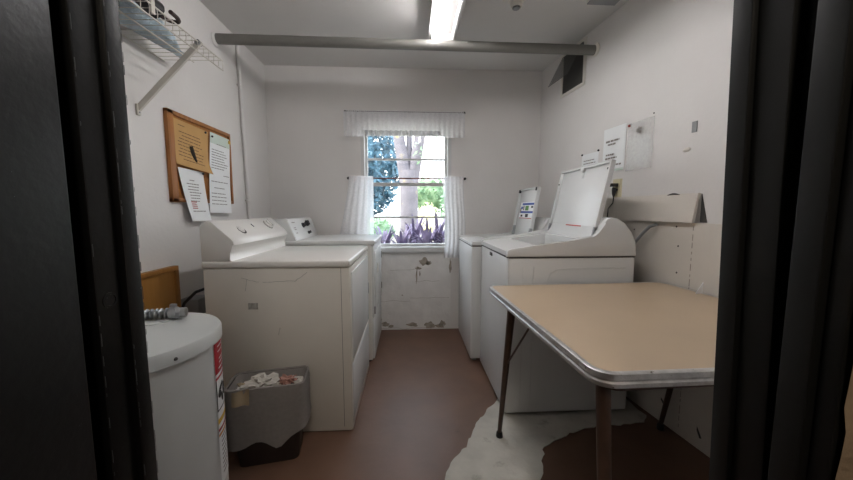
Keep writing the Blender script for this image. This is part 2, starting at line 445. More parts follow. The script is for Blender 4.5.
# curtain rods and curtains
def rod(name, x0, x1, z, label, rm):
    t = thing(name, label, 'curtain rod', ((x0+x1)/2, 3.15, z))
    b = MB(); b.tube([(x0, 3.14, z), (x1, 3.14, z)], .0065, 12); build('rod', b, rm, t)
    for x in (x0, x1):
        b = MB(); b.blob((x, 3.14, z), .014, 2, 0); build('finial', b, M['plastic_black'], t)
        b = MB(); b.box(x-.008, x+.008, 3.14, 3.2, z-.008, z+.008, .002); build('bracket', b, M['plastic_black'], t)
rod('curtain_rod', -.60, .525, 2.146, 'thin dark curtain rod above the window carrying the short valance', M['seam'])
rod('curtain_rod', -.585, .54, 1.527, 'thin red-brown curtain rod across the middle of the window', M['redrod'])
def cloth(name, x0, x1, z0, z1, folds, amp, ybase=3.118, flare=None, zb=None, seed=0, nv=24):
    """gathered cloth from the rod (z1) to the hem (z0)"""
    b = MB()
    def fn(u, v):
        x = x0 + (x1-x0)*u
        if flare: x += flare(u, v)
        zt = z1; zz = zb(u) if zb else z0
        z = zz + (zt-zz)*v
        w = math.sin(u*folds*2*PI + seed + 1.2*noise.noise(Vector((u*6, v*1.5, seed)))) + .5*noise.noise(Vector((u*folds*1.4, v*2, seed+4)))
        return Vector((x, ybase - amp*w*(1.15-.5*v), z))
    b.grid(fn, int(folds*14), nv); return b
v_hem = lambda u: 1.905 + .065*(1 - min(1, abs(u-.47)/.30)**4) if abs(u-.47) < .30 else 1.905
t = thing('valance', 'short gathered white sheer valance hanging from the upper rod', 'curtain', (-.04, 3.12, 1.9))
hem = lambda u: 1.912 + (.062 if .16 < u < .80 else 0)
b = cloth('cloth', -.615, .53, 1.9, 2.142, 24, .004, 3.126, zb=hem); build('cloth', b, M['lace'], t)
b = MB()
def ff(u, v):
    x = -.615 + 1.145*(.17 + .62*u)
    return Vector((x, 3.122 - .010*math.sin(u*15*2*PI), 1.972 - .045*(1-v) - .018*abs(math.sin(u*14*PI))*(1-v)))
b.grid(ff, 200, 4); build('lace_trim', b, M['fringe'], t)
b = MB()
b.tube([(-.6 + 1.12*k/240, 3.1275 - .002*math.sin(k*.9), 2.147 + .011*math.sin(k*.8)) for k in range(241)], .0035, 6)
build('ruffle', b, M['lace'], t)
t = thing('curtain', 'left sheer white curtain panel, flaring out over the far dryer', 'curtain', (-.45, 3.12, .9))
b = cloth('cloth', -.575, -.345, .991, 1.545, 5, .0025, 3.118, flare=lambda u, v: -(1-u)*.10*(1-v)**1.3, seed=2); build('cloth', b, M['sheer'], t)
t = thing('curtain', 'right sheer white curtain panel beside the far washing machine', 'curtain', (.45, 3.12, .75))
b = cloth('cloth', .335, .535, .755, 1.545, 5, .0025, 3.118, flare=lambda u, v: .012*math.sin(v*5), seed=5); build('cloth', b, M['sheer'], t)

# ------------------------------------------------------------------ fluorescent light, ceiling fittings
t = thing('fluorescent_light', 'twin-tube fluorescent ceiling light with one tube lit', 'light', (.25, 1.9, ZC))
b = MB(); b.box(.215, .285, .64, 2.44, ZC-.09, ZC, .004)
b.box(.142, .345, .64, 2.44, ZC-.094, ZC-.086, .002)
build('housing', b, M['fixture'], t)
for (x, m, n) in ((.182, 'tube_on', 'lit_tube'), (.320, 'tube_off', 'unlit_tube')):
    b = MB(); b.tube([(x, .67, ZC-.114), (x, 2.40, ZC-.114)], .019, 16); o = build(n, b, M[m], t)
    b = MB()
    for y in (.65, 2.41): b.box(min(x-.014, .25), max(x+.014, .25), y-.008, y+.012, ZC-.136, ZC-.08, .003)
    build('lamp_socket', b, M['enamel'], t)
t = thing('lamp_holder', 'round white porcelain lamp holder on the ceiling, right of the light', 'lamp holder', (.69, 2.07, ZC))
b = MB(); b.lathe([(.055, ZC), (.055, ZC-.012), (.042, ZC-.022), (.036, ZC-.05), (.028, ZC-.056), (.026, ZC-.03)], (.69, 2.15, 0), 'z', 32); build('base', b, M['enamel_warm'], t)
b = MB(); b.lathe([(.02, ZC-.04), (.022, ZC-.062), (.012, ZC-.068), (0, ZC-.068)], (.69, 2.15, 0), 'z', 20); build('socket', b, M['plastic_grey'], t)
t = thing('ceiling_box', 'flat white box on the ceiling near the right wall', 'ceiling box', (1.215, 1.9, ZC))
b = MB(); b.box(1.12, 1.31, 1.80, 2.10, ZC-.05, ZC, .012); build('cover', b, M['enamel'], t)
b = MB(); b.box(1.125, 1.305, 1.805, 2.095, ZC-.056, ZC-.05); build('base_plate', b, M['plastic_grey'], t)

# ------------------------------------------------------------------ big pipe across the room
xr = xw(2.42)
t = thing('overhead_pipe', 'thick grey pipe spanning the room below the ceiling', 'pipe', (0, 2.42, 2.41))
b = MB(); b.tube([(-1.345, 2.42, 2.408), (xr-.01, 2.42, 2.40)], .034, 32); build('pipe', b, M['pole'], t)
for (x, s) in ((-1.35, 1), (xr-.002, -1)):
    b = MB(); b.lathe([(.045, 0), (.045, s*.010), (.038, s*.018), (.034, s*.02)], (x, 2.42, 2.405), 'x', 32); build('flange', b, M['enamel_warm'] if s < 0 else M['wall'], t)

# ------------------------------------------------------------------ right wall fittings
# local frame on the right wall: u along the wall towards the camera, v down, n into the room
U = Vector((.113, -1, 0)).normalized(); V = Vector((0, 0, -1)); NR = Vector((-1, -.113, 0)).normalized()
def onwall(y, z, off=0): return Vector((xw(y), y, z)) + NR*off
t = thing('wall_vent', 'dark louvred vent in a white frame high on the right wall', 'vent', onwall(2.69, 2.2))
o0 = onwall(2.855, 2.555); W, Hh = .325, .355
b = MB()
for (x0, x1, y0, y1) in ((0, W, 0, .022), (0, W, Hh-.022, Hh), (0, .022, .022, Hh-.022), (W-.022, W, .022, Hh-.022)): quadslab(b, o0, U, V, NR, x0, x1, y0, y1, 0, .012)
build('frame', b, M['enamel_warm'], t)
b = MB(); quadslab(b, o0, U, V, NR, .022, W-.022, .022, Hh-.022, .001, .003); build('backing', b, M['vent'], t)
b = MB()
for k in range(14):
    y = .03 + k*.0205; quadslab(b, o0, U, V+NR*.5, NR, .022, W-.022, y, y+.012, .003, .0045)
build('louvre', b, M['vent'], t)
# lower panel, proud of the wall
b = MB()
off = .025
b.prism([(xw(.47)-off, .47), (xw(.47), .47), (xw(2.55), 2.55), (xw(2.55)-off, 2.55)], 'z', 0, 1.154)
lp = struct('wall_panel', b, M['panel'], 'lower drywall panel of the right wall', 'wall panel')
b = MB()
for (y, z) in ((1.668, 1.132), (1.651, 1.027), (1.649, .882), (1.25, 1.12), (1.95, 1.1)):
    p = onwall(y, z, off); b.blob(p, .006, 1, 0, sq=(.4, 1, 1))
build('screw', b, M['seam'], lp)
b = MB()
z = .04
while z < 1.14:
    h = random.uniform(.012, .05); p = onwall(1.575, z, off); b.box(p.x-.0006, p.x+.0006, p.y-.002, p.y+.002, z, z+h); z += h + random.uniform(.004, .02)
build('joint', b, M['chip'], lp)
b = MB()
for (y, z, a) in ((1.68, .13, 40), (1.47, .09, 60), (1.9, .3, 20)):
    p = onwall(y, z, off); b.box(-.0008, .0008, -.03, .03, -.006, .006, mx=Matrix.Translation(p) @ Matrix.Rotation(R(a), 4, 'X'))
build('scuff', b, M['seam'], lp)
# leaning board on top of the panel
t = thing('leaning_board', 'long grey-white board leaning on the right wall above the table', 'board', onwall(2.0, 1.156, .08))
y0, y1 = 2.42, 1.565
def bl(y, z, off): p = onwall(y, z, off); return p
b = MB()
S = [(1.157, .034), (1.157, .05), (1.308, .024), (1.308, .008)]
A = [b.bm.verts.new(bl(y0, z, o_)) for (z, o_) in S]; B = [b.bm.verts.new(bl(y1, z, o_)) for (z, o_) in S]
b._f(A); b._f(B[::-1])
for i in range(4): b._f([A[i], A[(i+1) % 4], B[(i+1) % 4], B[i]])
build('board', b, M['panel'], t, smooth=False)
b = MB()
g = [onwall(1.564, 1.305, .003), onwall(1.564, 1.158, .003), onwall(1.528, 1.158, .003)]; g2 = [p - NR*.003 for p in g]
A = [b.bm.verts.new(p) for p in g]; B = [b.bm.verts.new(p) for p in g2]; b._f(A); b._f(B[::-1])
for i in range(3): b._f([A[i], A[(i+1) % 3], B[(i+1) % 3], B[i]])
build('dark_triangle', b, M['seam'], t, smooth=False)  # flat dark triangle past the board's end: darkness by colour, no opening
b = MB()
P = [onwall(1.735 - .075*k/10, 1.303 + .006*math.sin(PI*k/10), .027) for k in range(11)]
b.tube(P, lambda q: .0008 + .004*math.sin(PI*q), 8); build('hand_slot', b, M['seam'], t)
# outlet, plugs
t = thing('wall_outlet', 'ivory wall outlet behind the raised washer lid', 'outlet', onwall(2.14, 1.30))
o0 = onwall(2.175, 1.432)
b = MB(); quadslab(b, o0, U, V, NR, 0, .075, 0, .125, 0, .007); build('cover_plate', b, M['ivory'], t)
b = MB()
for vv in (.03, .09): quadslab(b, o0, U, V, NR, .02, .055, vv-.016, vv+.016, .007, .009)
build('receptacle', b, M['ivory'], t)
t = thing('power_plug', 'black power plug in the upper socket of the ivory outlet', 'plug', o0 + U*.037 + V*.04 + NR*.009)
b = MB(); quadslab(b, o0, U, V, NR, .02, .052, .03, .052, .009, .055); build('plug_body', b, M['plastic_black'], t)
t = thing('power_plug', 'black power plug with hanging cord in the lower socket', 'plug', o0 + U*.037 + V*.09 + NR*.009)
b = MB(); b.tube([o0 + U*.037 + V*.068 + NR*.02, o0 + U*.037 + V*.075 + NR*.025, o0 + U*.037 + V*.10 + NR*.028, o0 + U*.037 + V*.118 + NR*.028], lambda q: .021 - .014*q, 12); build('plug_body', b, M['plastic_black'], t)
b = MB(); b.tube([o0 + U*.037 + V*.115 + NR*.028, o0 + U*.037 + V*.16 + NR*.03, o0 + U*.034 + V*.20 + NR*.062, o0 + U*.03 + V*.30 + NR*.066, o0 + U*.0 + V*.45 + NR*.06], .004, 8); build('cord', b, M['plastic_black'], t)
# notices
def notice(name, label, y, z, w, h, rows, hh, ink='ink', lift=.002, m='paper', curl=.006, words=4):
    t = thing(name, label, 'notice', onwall(y, z-h))
    o0 = onwall(y, z, lift)
    b = MB()
    b.grid(lambda u_, v_: o0 + U*(w*u_) + V*(h*v_) + NR*(curl*(v_**2) + .0006), 6, 10)
    b.grid(lambda u_, v_: o0 + U*(w*u_) + V*(h*v_) + NR*(curl*(v_**2)), 6, 10)
    build('sheet', b, M[m], t)
    b = MB(); text_rows(b, o0 + NR*(curl*.6), U, V, NR, rows, w, hh, words, lift=.0022 + curl*.4); build('printed_text', b, M[ink], t)
    return t, o0
t, o0 = notice('wall_notice', 'small white notice with three lines pinned lowest on the right wall', 2.53, 1.655, .19, .14, [(.03, .05, .13), (.03, .072, .14), (.03, .094, .12)], .007, curl=.004)
b = MB()
for (uu, vv) in ((.005, .0), (.19, -.005)):
    b.blob(o0 + U*uu + V*vv + NR*.004, .008, 2, 0)
build('push_pin', b, M['plastic_black'], t)
t, o0 = notice('wall_notice', 'tall white sign with bold lines on the right wall behind the raised lid', 2.29, 1.79, .205, .30,
       [(.03, .085, .13), (.05, .108, .075), (.035, .178, .08), (.03, .202, .11), (.075, .252, .11)], .013, 'ink', lift=.004, curl=.004, words=3)
b = MB(); quadslab(b, o0, U, V, NR, .0, .2, .285, .30, .006, .007); build('green_strip', b, M['papergreen'], t)
t = thing('plastic_sleeve', 'clear plastic sleeve holding a crumpled sheet, right of the tall sign', 'document sleeve', onwall(1.97, 1.47))
o0 = onwall(2.068, 1.775, .002)
b = MB(); b.grid(lambda u_, v_: o0 + U*(.20*u_) + V*(.30*v_) + NR*(.004 + .004*noise.noise(Vector((u_*3, v_*4, 1))) + .004*v_), 14, 18); build('sleeve', b, M['sleeve'], t)
b = MB(); b.grid(lambda u_, v_: o0 + U*(.02+.155*u_) + V*(.10+.17*v_) + NR*(.003 + .003*noise.noise(Vector((u_*6, v_*7, 3)))), 12, 14); build('sheet', b, M['paper'], t)
b = MB()
for _ in range(26):
    a, c = random.uniform(.07, .105), random.uniform(.035, .08); quadslab(b, o0, U, V, NR, a, a+random.uniform(.006, .014), c, c+random.uniform(.004, .01), .010, .0105)
build('printed_picture', b, M['ink'], t)
b = MB(); b.blob(o0 + U*.012 + V*.012 + NR*.008, .008, 2, 0); build('push_pin', b, M['inkred'], t)
# wall marks
b = MB(); p = onwall(1.629, 1.65, 0)
quadslab(b, onwall(1.642, 1.678), U, V, NR, 0, .026, 0, .055, .0, .004); tag(build('cover_plate', b, M['plastic_grey'], smooth=False), 'small grey plate on the upper right wall beside the door jamb', 'plate')
b = MB(); b.blob(onwall(1.663, 1.54, .002), .02, 2, .3, sq=(.3, 1.2, .6)); tag(build('plaster_bump', b, M['panel']), 'small plaster lump on the right wall below the grey plate', 'wall patch')
b = MB(); b.blob(onwall(1.884, 1.794, .0), .005, 1, 0); tag(build('nail', b, M['seam']), 'small nail in the right wall above the plastic sleeve', 'nail')

# ------------------------------------------------------------------ left wall fittings
UL = Vector((0, 1, 0)); NL = Vector((1, 0, 0))
XL = -1.35
t = thing('bulletin_board', 'oak-framed cork bulletin board on the left wall', 'bulletin board', (XL, 2.2, 1.27))
b = MB(); b.box(XL+.001, XL+.012, 1.90, 2.50, 1.28, 1.77); build('cork', b, M['cork'], t, smooth=False)
b = MB()
fr = .035
b.box(XL, XL+.024, 1.885, 1.885+fr+.012, 1.268, 1.782, .004); b.box(XL, XL+.024, 2.51-fr*.6, 2.51, 1.268, 1.782, .004)
b.box(XL, XL+.024, 1.885, 2.51, 1.782-fr*.7, 1.782, .004); b.box(XL, XL+.024, 1.885, 2.51, 1.268, 1.268+fr*.7, .004)
build('frame', b, M['oak'], t)
def lpaper(name, label, cat, pts, m, rows, hh, inkm, base=.016, curl=lambda u, v: 0, words=5, pins=(), tilt=0):
    """pts: (y,z) of TL,TR,BR,BL"""
    TL, TR, BR, BL = [Vector((XL+base, y, z)) for (y, z) in pts]
    t = thing(name, label, cat, BL)
    f = lambda u, v: TL.lerp(TR, u).lerp(BL.lerp(BR, u), v) + NL*curl(u, v)
    b = MB(); b.grid(f, 16, 16); b.grid(lambda u, v: f(u, v) + NL*.0007, 16, 16); build('sheet', b, M[m], t)
    w = (TR-TL).length; b = MB()
    for (x0, y0, wd) in rows:
        x = x0
        while x < x0+wd-.01:
            ww = random.uniform(.5, 1.3)*wd/words; ww = min(ww, x0+wd-x)
            A = [f(a, c) + NL*.0016 for (a, c) in ((x, y0), (x+ww*.88, y0), (x+ww*.88, y0+hh), (x, y0+hh))]
            vs = [b.bm.verts.new(p) for p in A]; b._f(vs); x += ww
    build('printed_text', b, M[inkm], t, smooth=False)
    if pins:
        b = MB()
        for (u_, v_) in pins: b.lathe([(.0015, -.016), (.0015, .001), (.007, .002), (.007, .008), (0, .009)], f(u_, v_), 'x', 12)
        build('push_pin', b, M['plastic_black'], t)
    return t, f
tan_curl = lambda u, v:   .004 + .03*max(0, (v-.62)/.38)**1.6*max(0, min(1, (u-.25)/.5)) + .012*max(0, v-.4)
rows = [(.1, .10, .18)] + [(random.choice((.08, .12, .2)), .24+.075*k, random.uniform(.55, .75)) for k in range(9)]
lpaper('paper_notice', 'tan paper notice curling away from the bulletin board, upper left', 'notice', [(1.935, 1.742), (2.245, 1.735), (2.215, 1.455), (1.925, 1.487)], 'manila', rows, .018, 'inkbrown', .016, tan_curl, pins=((.9, .04),))
b = MB()
Pc = [Vector((XL+.03, 2.06+.03*math.sin(k/8*PI*.8), 1.60-.09*k/8)) for k in range(9)]
b.grid(lambda u, v: Vector((XL+.022+.02*math.sin(PI*u), 2.052 + .020*u*math.sin(PI*v) + .035*v*v, 1.605 - .09*v)), 6, 8)
tag(build('torn_flap', b, M['seam']), 'dark curled tear standing out of the tan notice', 'paper flap')
rows = [(.35, .2, .2)] + [(random.choice((.2, .24)), .27+.055*k, random.uniform(.4, .58)) for k in range(7)] + [(.18, .8, .62)]
t, f = lpaper('paper_notice', 'tilted white paper notice hanging below the bulletin board frame', 'notice', [(1.935, 1.468), (2.16, 1.462), (2.185, 1.155), (2.0, 1.155)], 'paper', rows, .016, 'ink', .0242, lambda u, v: .0006 + .02*v*v, pins=((.97, .03),))
b = MB()
for k in range(4):
    A = [f(a, c) + NL*.0018 for (a, c) in ((.2, .62+.04*k), (.2+.28*random.uniform(.6, 1), .62+.04*k), (.45, .637+.04*k), (.2, .637+.04*k))]
    b._f([b.bm.verts.new(p) for p in A])
build('red_text', b, M['inkred'], t, smooth=False)
rows = [(.3, .12, .5)] + [(.08, .2+.033*k, random.uniform(.6, .85)) for k in range(8)] + [(.65, .51, .3), (.08, .6, .8), (.2, .68, .5)] + [(.08, .75+.045*k, random.uniform(.6, .85)) for k in range(4)]
t, f = lpaper('paper_notice', 'long white printed sheet on the right half of the bulletin board', 'notice', [(2.265, 1.742), (2.495, 1.738), (2.455, 1.20), (2.20, 1.205)], 'paper', rows, .009, 'ink', .016, lambda u, v: .006+.022*max(0, v-.6), pins=((.08, .05),))
b = MB(); b.grid(lambda u, v: f(u, v*.13) + NL*.0013, 8, 3); build('green_heading', b, M['papergreen'], t)
b = MB(); quadslab(b, (XL+.03, 2.465, 1.725), UL, V, NL, 0, .022, 0, .022, 0, .003); build('yellow_tab', b, M['yellow'], t, smooth=False)
# conduit in the corner
t = thing('corner_pipe', 'thin white pipe running down the left wall in the back corner', 'pipe', (XL+.02, 2.74, .3))
b = MB(); b.tube([(XL+.016, 2.695, ZC), (XL+.016, 2.72, 1.9), (XL+.016, 2.75, 1.15), (XL+.016, 2.76, .3)], .014, 14); build('pipe', b, M['wall'], t)
for z in (2.2, 1.3):
    b = MB(); b.box(XL, XL+.03, (2.70 if z > 2 else 2.735)-.02, (2.70 if z > 2 else 2.735)+.03, z-.008, z+.008, .003); build('pipe_strap', b, M['wall'], t)
# plywood panel low on the left wall
t = thing('plywood_panel', 'honey-coloured plywood panel against the left wall behind the water heater', 'panel', (XL+.01, 1.4, 0))
b = MB(); b.box(XL+.001, XL+.018, .95, 1.86, 0, .89); build('sheet', b, M['ply'], t, smooth=False)
b = MB(); b.box(XL+.001, XL+.03, .95, 1.88, .882, .907, .003); b.box(XL+.001, XL+.03, 1.855, 1.88, 0, .882, .003); build('edge_trim', b, M['plyedge'], t)

# wire shelf
zs = 2.04; XF = -1.03
t = thing('wire_shelf', 'white wire shelf on the left wall', 'shelf', (XL, 1.4, zs))
b = MB()
for (x, z) in ((XL+.012, zs-.004), (-1.185, zs-.006), (XF, zs+.002), (XF, zs-.048)): b.tube([(x, .62, z), (x, 1.912, z)], .0035, 8)
build('rail', b, M['wire'], t)
b = MB()
n = 31
for k in range(n):
    y = .65 + (1.908-.65)*k/(n-1)
    b.tube([(XL+.008, y, zs), (XF, y, zs+.004), (XF+.003, y, zs-.02), (XF, y, zs-.05)], .0017, 6)
build('cross_wire', b, M['wire'], t)
for y in (1.715, .9):
    b = MB(); P0 = Vector((XL+.006, y, 1.722)); P1 = Vector((XF+.006, y, zs+.008))
    d = (P1-P0).normalized(); nn = Vector((-d.z, 0, d.x))
    b.prism([(P0.x - nn.x*.013, P0.z - nn.z*.013), (P1.x - nn.x*.013, P1.z - nn.z*.013), (P1.x + nn.x*.013, P1.z + nn.z*.013), (P0.x + nn.x*.013, P0.z + nn.z*.013)], 'y', y-.006, y+.006)
    b.box(XL, XL+.012, y-.011, y+.011, 1.69, 1.745, .003)
    br = build('bracket', b, M['wire'], t)
    b = MB(); b.tube([(XF-.004, y-.012, zs), (XF-.004, y+.012, zs)], .013, 12); build('clip', b, M['plastic_grey'], br)
    b = MB(); b.lathe([(.005, 0), (.004, .003), (0, .0035)], (XL+.012, y, 1.705), 'x', 12); build('screw', b, M['steel'], br)
b = MB(); b.box(XF-.003, XF+.003, 1.415, 1.435, zs-.03, ZC); build('hanger_strap', b, M['wire'], t, smooth=False)
# things on the shelf
b = MB()
def bagfn(u, v):
    a = 2*PI*u; y = 1.02 + .915*v
    prof = max(.05, math.sin(PI*min(1, v*1.02+.06)))**.45
    k = 1 + .35*noise.noise(Vector((math.cos(a)*2.2, math.sin(a)*2.2, v*9))) + .22*noise.noise(Vector((math.cos(a)*7, math.sin(a)*7, v*22)))
    x = -1.245 + .088*prof*k*math.cos(a) + .010*math.sin(v*9)
    z = zs + .008 + .05*prof*k*(1+math.sin(a))
    return Vector((x, y, max(z, zs+.006)))
b.grid(bagfn, 40, 60)
tag(build('plastic_bag', b, M['bag']), 'pale blue crumpled plastic bag lying along the wire shelf', 'bag')
t = thing('umbrella', 'folded black umbrella with crook handle on the wire shelf', 'umbrella', (-1.08, 1.3, zs+.02))
b = MB(); b.tube([(-1.09, .90, zs+.03), (-1.09, 1.0, zs+.034), (-1.09, 1.2, zs+.044), (-1.09, 1.40, zs+.05), (-1.095, 1.50, zs+.048), (-1.095, 1.53, zs+.044)], lambda q: .014 + .026*q, 14); build('canopy', b, M['plastic_black'], t)
b = MB()
P = [(-1.115, 1.50, zs+.045), (-1.09, 1.52, zs+.035)] + [(-1.045 - .03*math.cos(a), 1.53 + .05*math.sin(a), zs+.022) for a in [PI*k/12 for k in range(13)]] + [(-1.012, 1.50, zs+.02)]
b.tube([(x, y, z) for (x, y, z) in P], .009, 10); build('handle', b, M['trashdark'], t)

# ------------------------------------------------------------------ dryers (left)
def knob(mb, p, n, r, h, seg=20):
    n = Vector(n).normalized(); q = n.to_track_quat('Z', 'Y').to_matrix().to_4x4(); mx = Matrix.Translation(p) @ q
    mb.lathe([(r, 0), (r, h*.4), (r*.8, h*.5), (r*.75, h), (0, h)], (0, 0, 0), 'z', seg, mx)
    mb.box(-r*.18, r*.18, -r*.8, r*.8, h, h*1.25, .0008, mx=mx)
# near dryer: x -1.06..-.32, y 1.69..2.42, top .955
t = thing('clothes_dryer', 'nearer white clothes dryer with scuffed side, left of the aisle', 'dryer', (-.69, 2.055, 0))
b = MB(); b.box(-1.07, -.325, 1.690, 2.42, .004, .917, .006); build('cabinet', b, M['enamel_warm'], t)
b = MB(); b.box(-1.075, -.318, 1.686, 2.427, .919, .957, .010, 3); top = build('top_panel', b, M['enamel'], t)
b = MB(); b.box(-.337, -.3195, 1.692, 2.415, .006, .915, .004); build('front_panel', b, M['enamel_warm'], t)
b = MB(); b.box(-.324, -.314, 1.73, 2.385, .40, .885, .004); dr = build('door', b, M['enamel_cool'], t)
b = MB(); b.box(-.318, -.309, 2.375, 2.39, .60, .68, .003); build('handle', b, M['plastic_grey'], dr)
b = MB(); b.box(-.3235, -.3165, 1.715, 2.40, .06, .37, .004); build('kick_panel', b, M['enamel_cool'], t)
b = MB(); b.box(-.366, -.364, 1.6892, 1.694, .03, .915); build('seam', b, M['seam'], t)
prof = [(-1.073, .957), (-1.073, 1.135), (-1.06, 1.155), (-1.03, 1.166), (-1.015, 1.163), (-.918, 1.073), (-.906, 1.055), (-.905, 1.04), (-.925, 1.015), (-.932, 1.0), (-.932, .985), (-.922, .957)]
b = MB(); b.prism(prof, 'y', 1.688, 2.42, bev=.006)
con = build('console', b, M['enamel'], t)
nrm = Vector((.68, 0, .73)).normalized()
sl = lambda q: Vector((-1.015 + .097*q, 0, 1.163 - .09*q))
b = MB(); p = sl(.55); knob(b, (p.x, 1.875, p.z), nrm, .026, .005); build('dial', b, M['enamel'], con)
b = MB(); p = sl(.6); b.lathe([(.030, 0), (.030, .0015), (.027, .002), (.027, .0005)], (0, 0, 0), 'z', 28, Matrix.Translation((p.x, 1.875, p.z)) @ nrm.to_track_quat('Z', 'Y').to_matrix().to_4x4()); build('dial_ring', b, M['seam'], con)
b = MB(); p = sl(.45); knob(b, (p.x, 2.25, p.z), nrm, .034, .022, 28); kn = build('dial', b, M['enamel'], con)
b = MB(); p = sl(.45); knob(b, (p.x, 2.25, p.z-.0005), nrm, .037, .004, 28); build('dial_ring', b, M['seam'], con)
b = MB(); p = sl(.4); b.box(-.003, .003, -.012, .012, 0, .004, mx=Matrix.Translation((p.x, 2.04, p.z)) @ nrm.to_track_quat('Z', 'Y').to_matrix().to_4x4()); build('push_button', b, M['plastic_grey'], con)
b = MB()
for (x0, z0, x1, z1, s) in ((-.88, .87, -.79, .845, 1), (-.86, .80, -.85, .86, 2), (-.77, .845, -.60, .85, 3), (-.60, .85, -.54, .895, 4), (-.70, .56, -.69, .60, 5)):
    b.tube([(x0+(x1-x0)*k/8, 1.6895, z0+(z1-z0)*k/8 + .008*noise.noise(Vector((k*.4, s*3, 0)))) for k in range(9)], .0014, 5)
build('scuff', b, M['scuff'], t)
b = MB(); b.box(-.85, -.80, 1.6892, 1.692, .70, .735); lb = build('worn_label', b, M['scuff'], t, smooth=False)
b = MB()
for (x, y) in ((-1.02, 1.73), (-.37, 1.73), (-1.02, 2.39), (-.37, 2.39)): b.lathe([(.018, 0), (.018, .012), (.01, .022)], (x, y, 0), 'z', 14)
build('foot', b, M['plastic_black'], t)
# far dryer: x -1.02..-.28, y 2.49..3.13, top .985
t = thing('clothes_dryer', 'farther white clothes dryer with black control knobs, beside the window', 'dryer', (-.66, 2.81, 0))
b = MB(); b.box(-1.03, -.30, 2.492, 3.125, .02, .948, .006); build('cabinet', b, M['enamel'], t)
b = MB(); b.box(-1.035, -.272, 2.486, 3.13, .95, .987, .008, 3); build('top_panel', b, M['enamel_cool'], t)
b = MB(); b.box(-.302, -.282, 2.50, 3.12, .385, .945, .004); f1 = build('upper_front_panel', b, M['enamel_cool'], t)
b = MB(); b.box(-.302, -.285, 2.50, 3.12, .03, .375, .004); build('lower_front_panel', b, M['enamel_cool'], t)
b = MB(); b.box(-.283, -.275, 2.56, 3.06, .43, .90, .004); dr = build('door', b, M['enamel_cool'], t)
b = MB(); b.box(-.276, -.262, 2.66, 2.69, .70, .78, .004); build('handle', b, M['enamel'], dr)
b = MB()
for z in (.50, .80): b.box(-.283, -.271, 3.06, 3.08, z-.03, z+.03, .002)
build('hinge', b, M['seam'], dr)
b = MB(); b.box(-.285, -.272, 2.495, 2.515, .40, .46, .002); build('latch', b, M['plastic_grey'], t)
prof = [(-1.03, .987), (-1.03, 1.15), (-.955, 1.157), (-.94, 1.15), (-.872, .987)]
b = MB(); b.prism(prof, 'y', 2.50, 3.09, bev=.004); con = build('console', b, M['enamel_cool'], t)
n2 = Vector((.163, 0, .068)).normalized(); fx = lambda q: Vector((-.94 + .068*q, 0, 1.15 - .163*q))
mx2 = lambda y, q: Matrix.Translation((fx(q).x, y, fx(q).z)) @ Matrix(((n2.x, 0, -n2.z, 0), (0, 1, 0, 0), (n2.z, 0, n2.x, 0), (0, 0, 0, 1)))
b = MB(); b.box(.0, .003, -.29, .29, -.083, .083, .001, mx=mx2(2.795, .5)); fp = build('control_panel', b, M['enamel_cool'], con)
for (y, q, r) in ((2.785, .36, .022), (2.90, .28, .028), (2.845, .76, .014)):
    b = MB(); knob(b, fx(q)+Vector((0, y, 0))+n2*.003, n2, r, .022); build('knob', b, M['plastic_black'], con)
b = MB(); text_rows(b, fx(.15)+Vector((0, 2.56, 0))+n2*.003, UL, Vector((.068, 0, -.163)), n2, [(.0, .0, .07), (.0, .045, .05), (0, .06, .05), (0, .09, .04)], .1, .008, 2); build('printed_text', b, M['ink'], con, smooth=False)
b = MB()
for (x, y) in ((-.99, 2.53), (-.33, 2.53), (-.99, 3.09), (-.33, 3.09)): b.lathe([(.018, 0), (.018, .012), (.01, .022)], (x, y, 0), 'z', 14)
build('foot', b, M['plastic_black'], t)
# cord and box behind the near dryer
t = thing('dryer_cord', 'black power cord looping up behind the nearer dryer', 'cord', (-1.2, 1.86, .0))
b = MB(); b.tube([(-1.22, 1.72, .42), (-1.24, 1.73, .55), (-1.245, 1.745, .64), (-1.22, 1.76, .72), (-1.17, 1.78, .775), (-1.10, 1.80, .80), (-1.06, 1.80, .79)], .008, 10); build('cord', b, M['plastic_black'], t)
b = MB(); b.box(-1.351, -1.24, 1.90, 2.02, .60, .70, .006); tag(build('junction_box', b, M['plastic_grey']), 'grey electrical box low on the left wall behind the nearer dryer', 'electrical box')

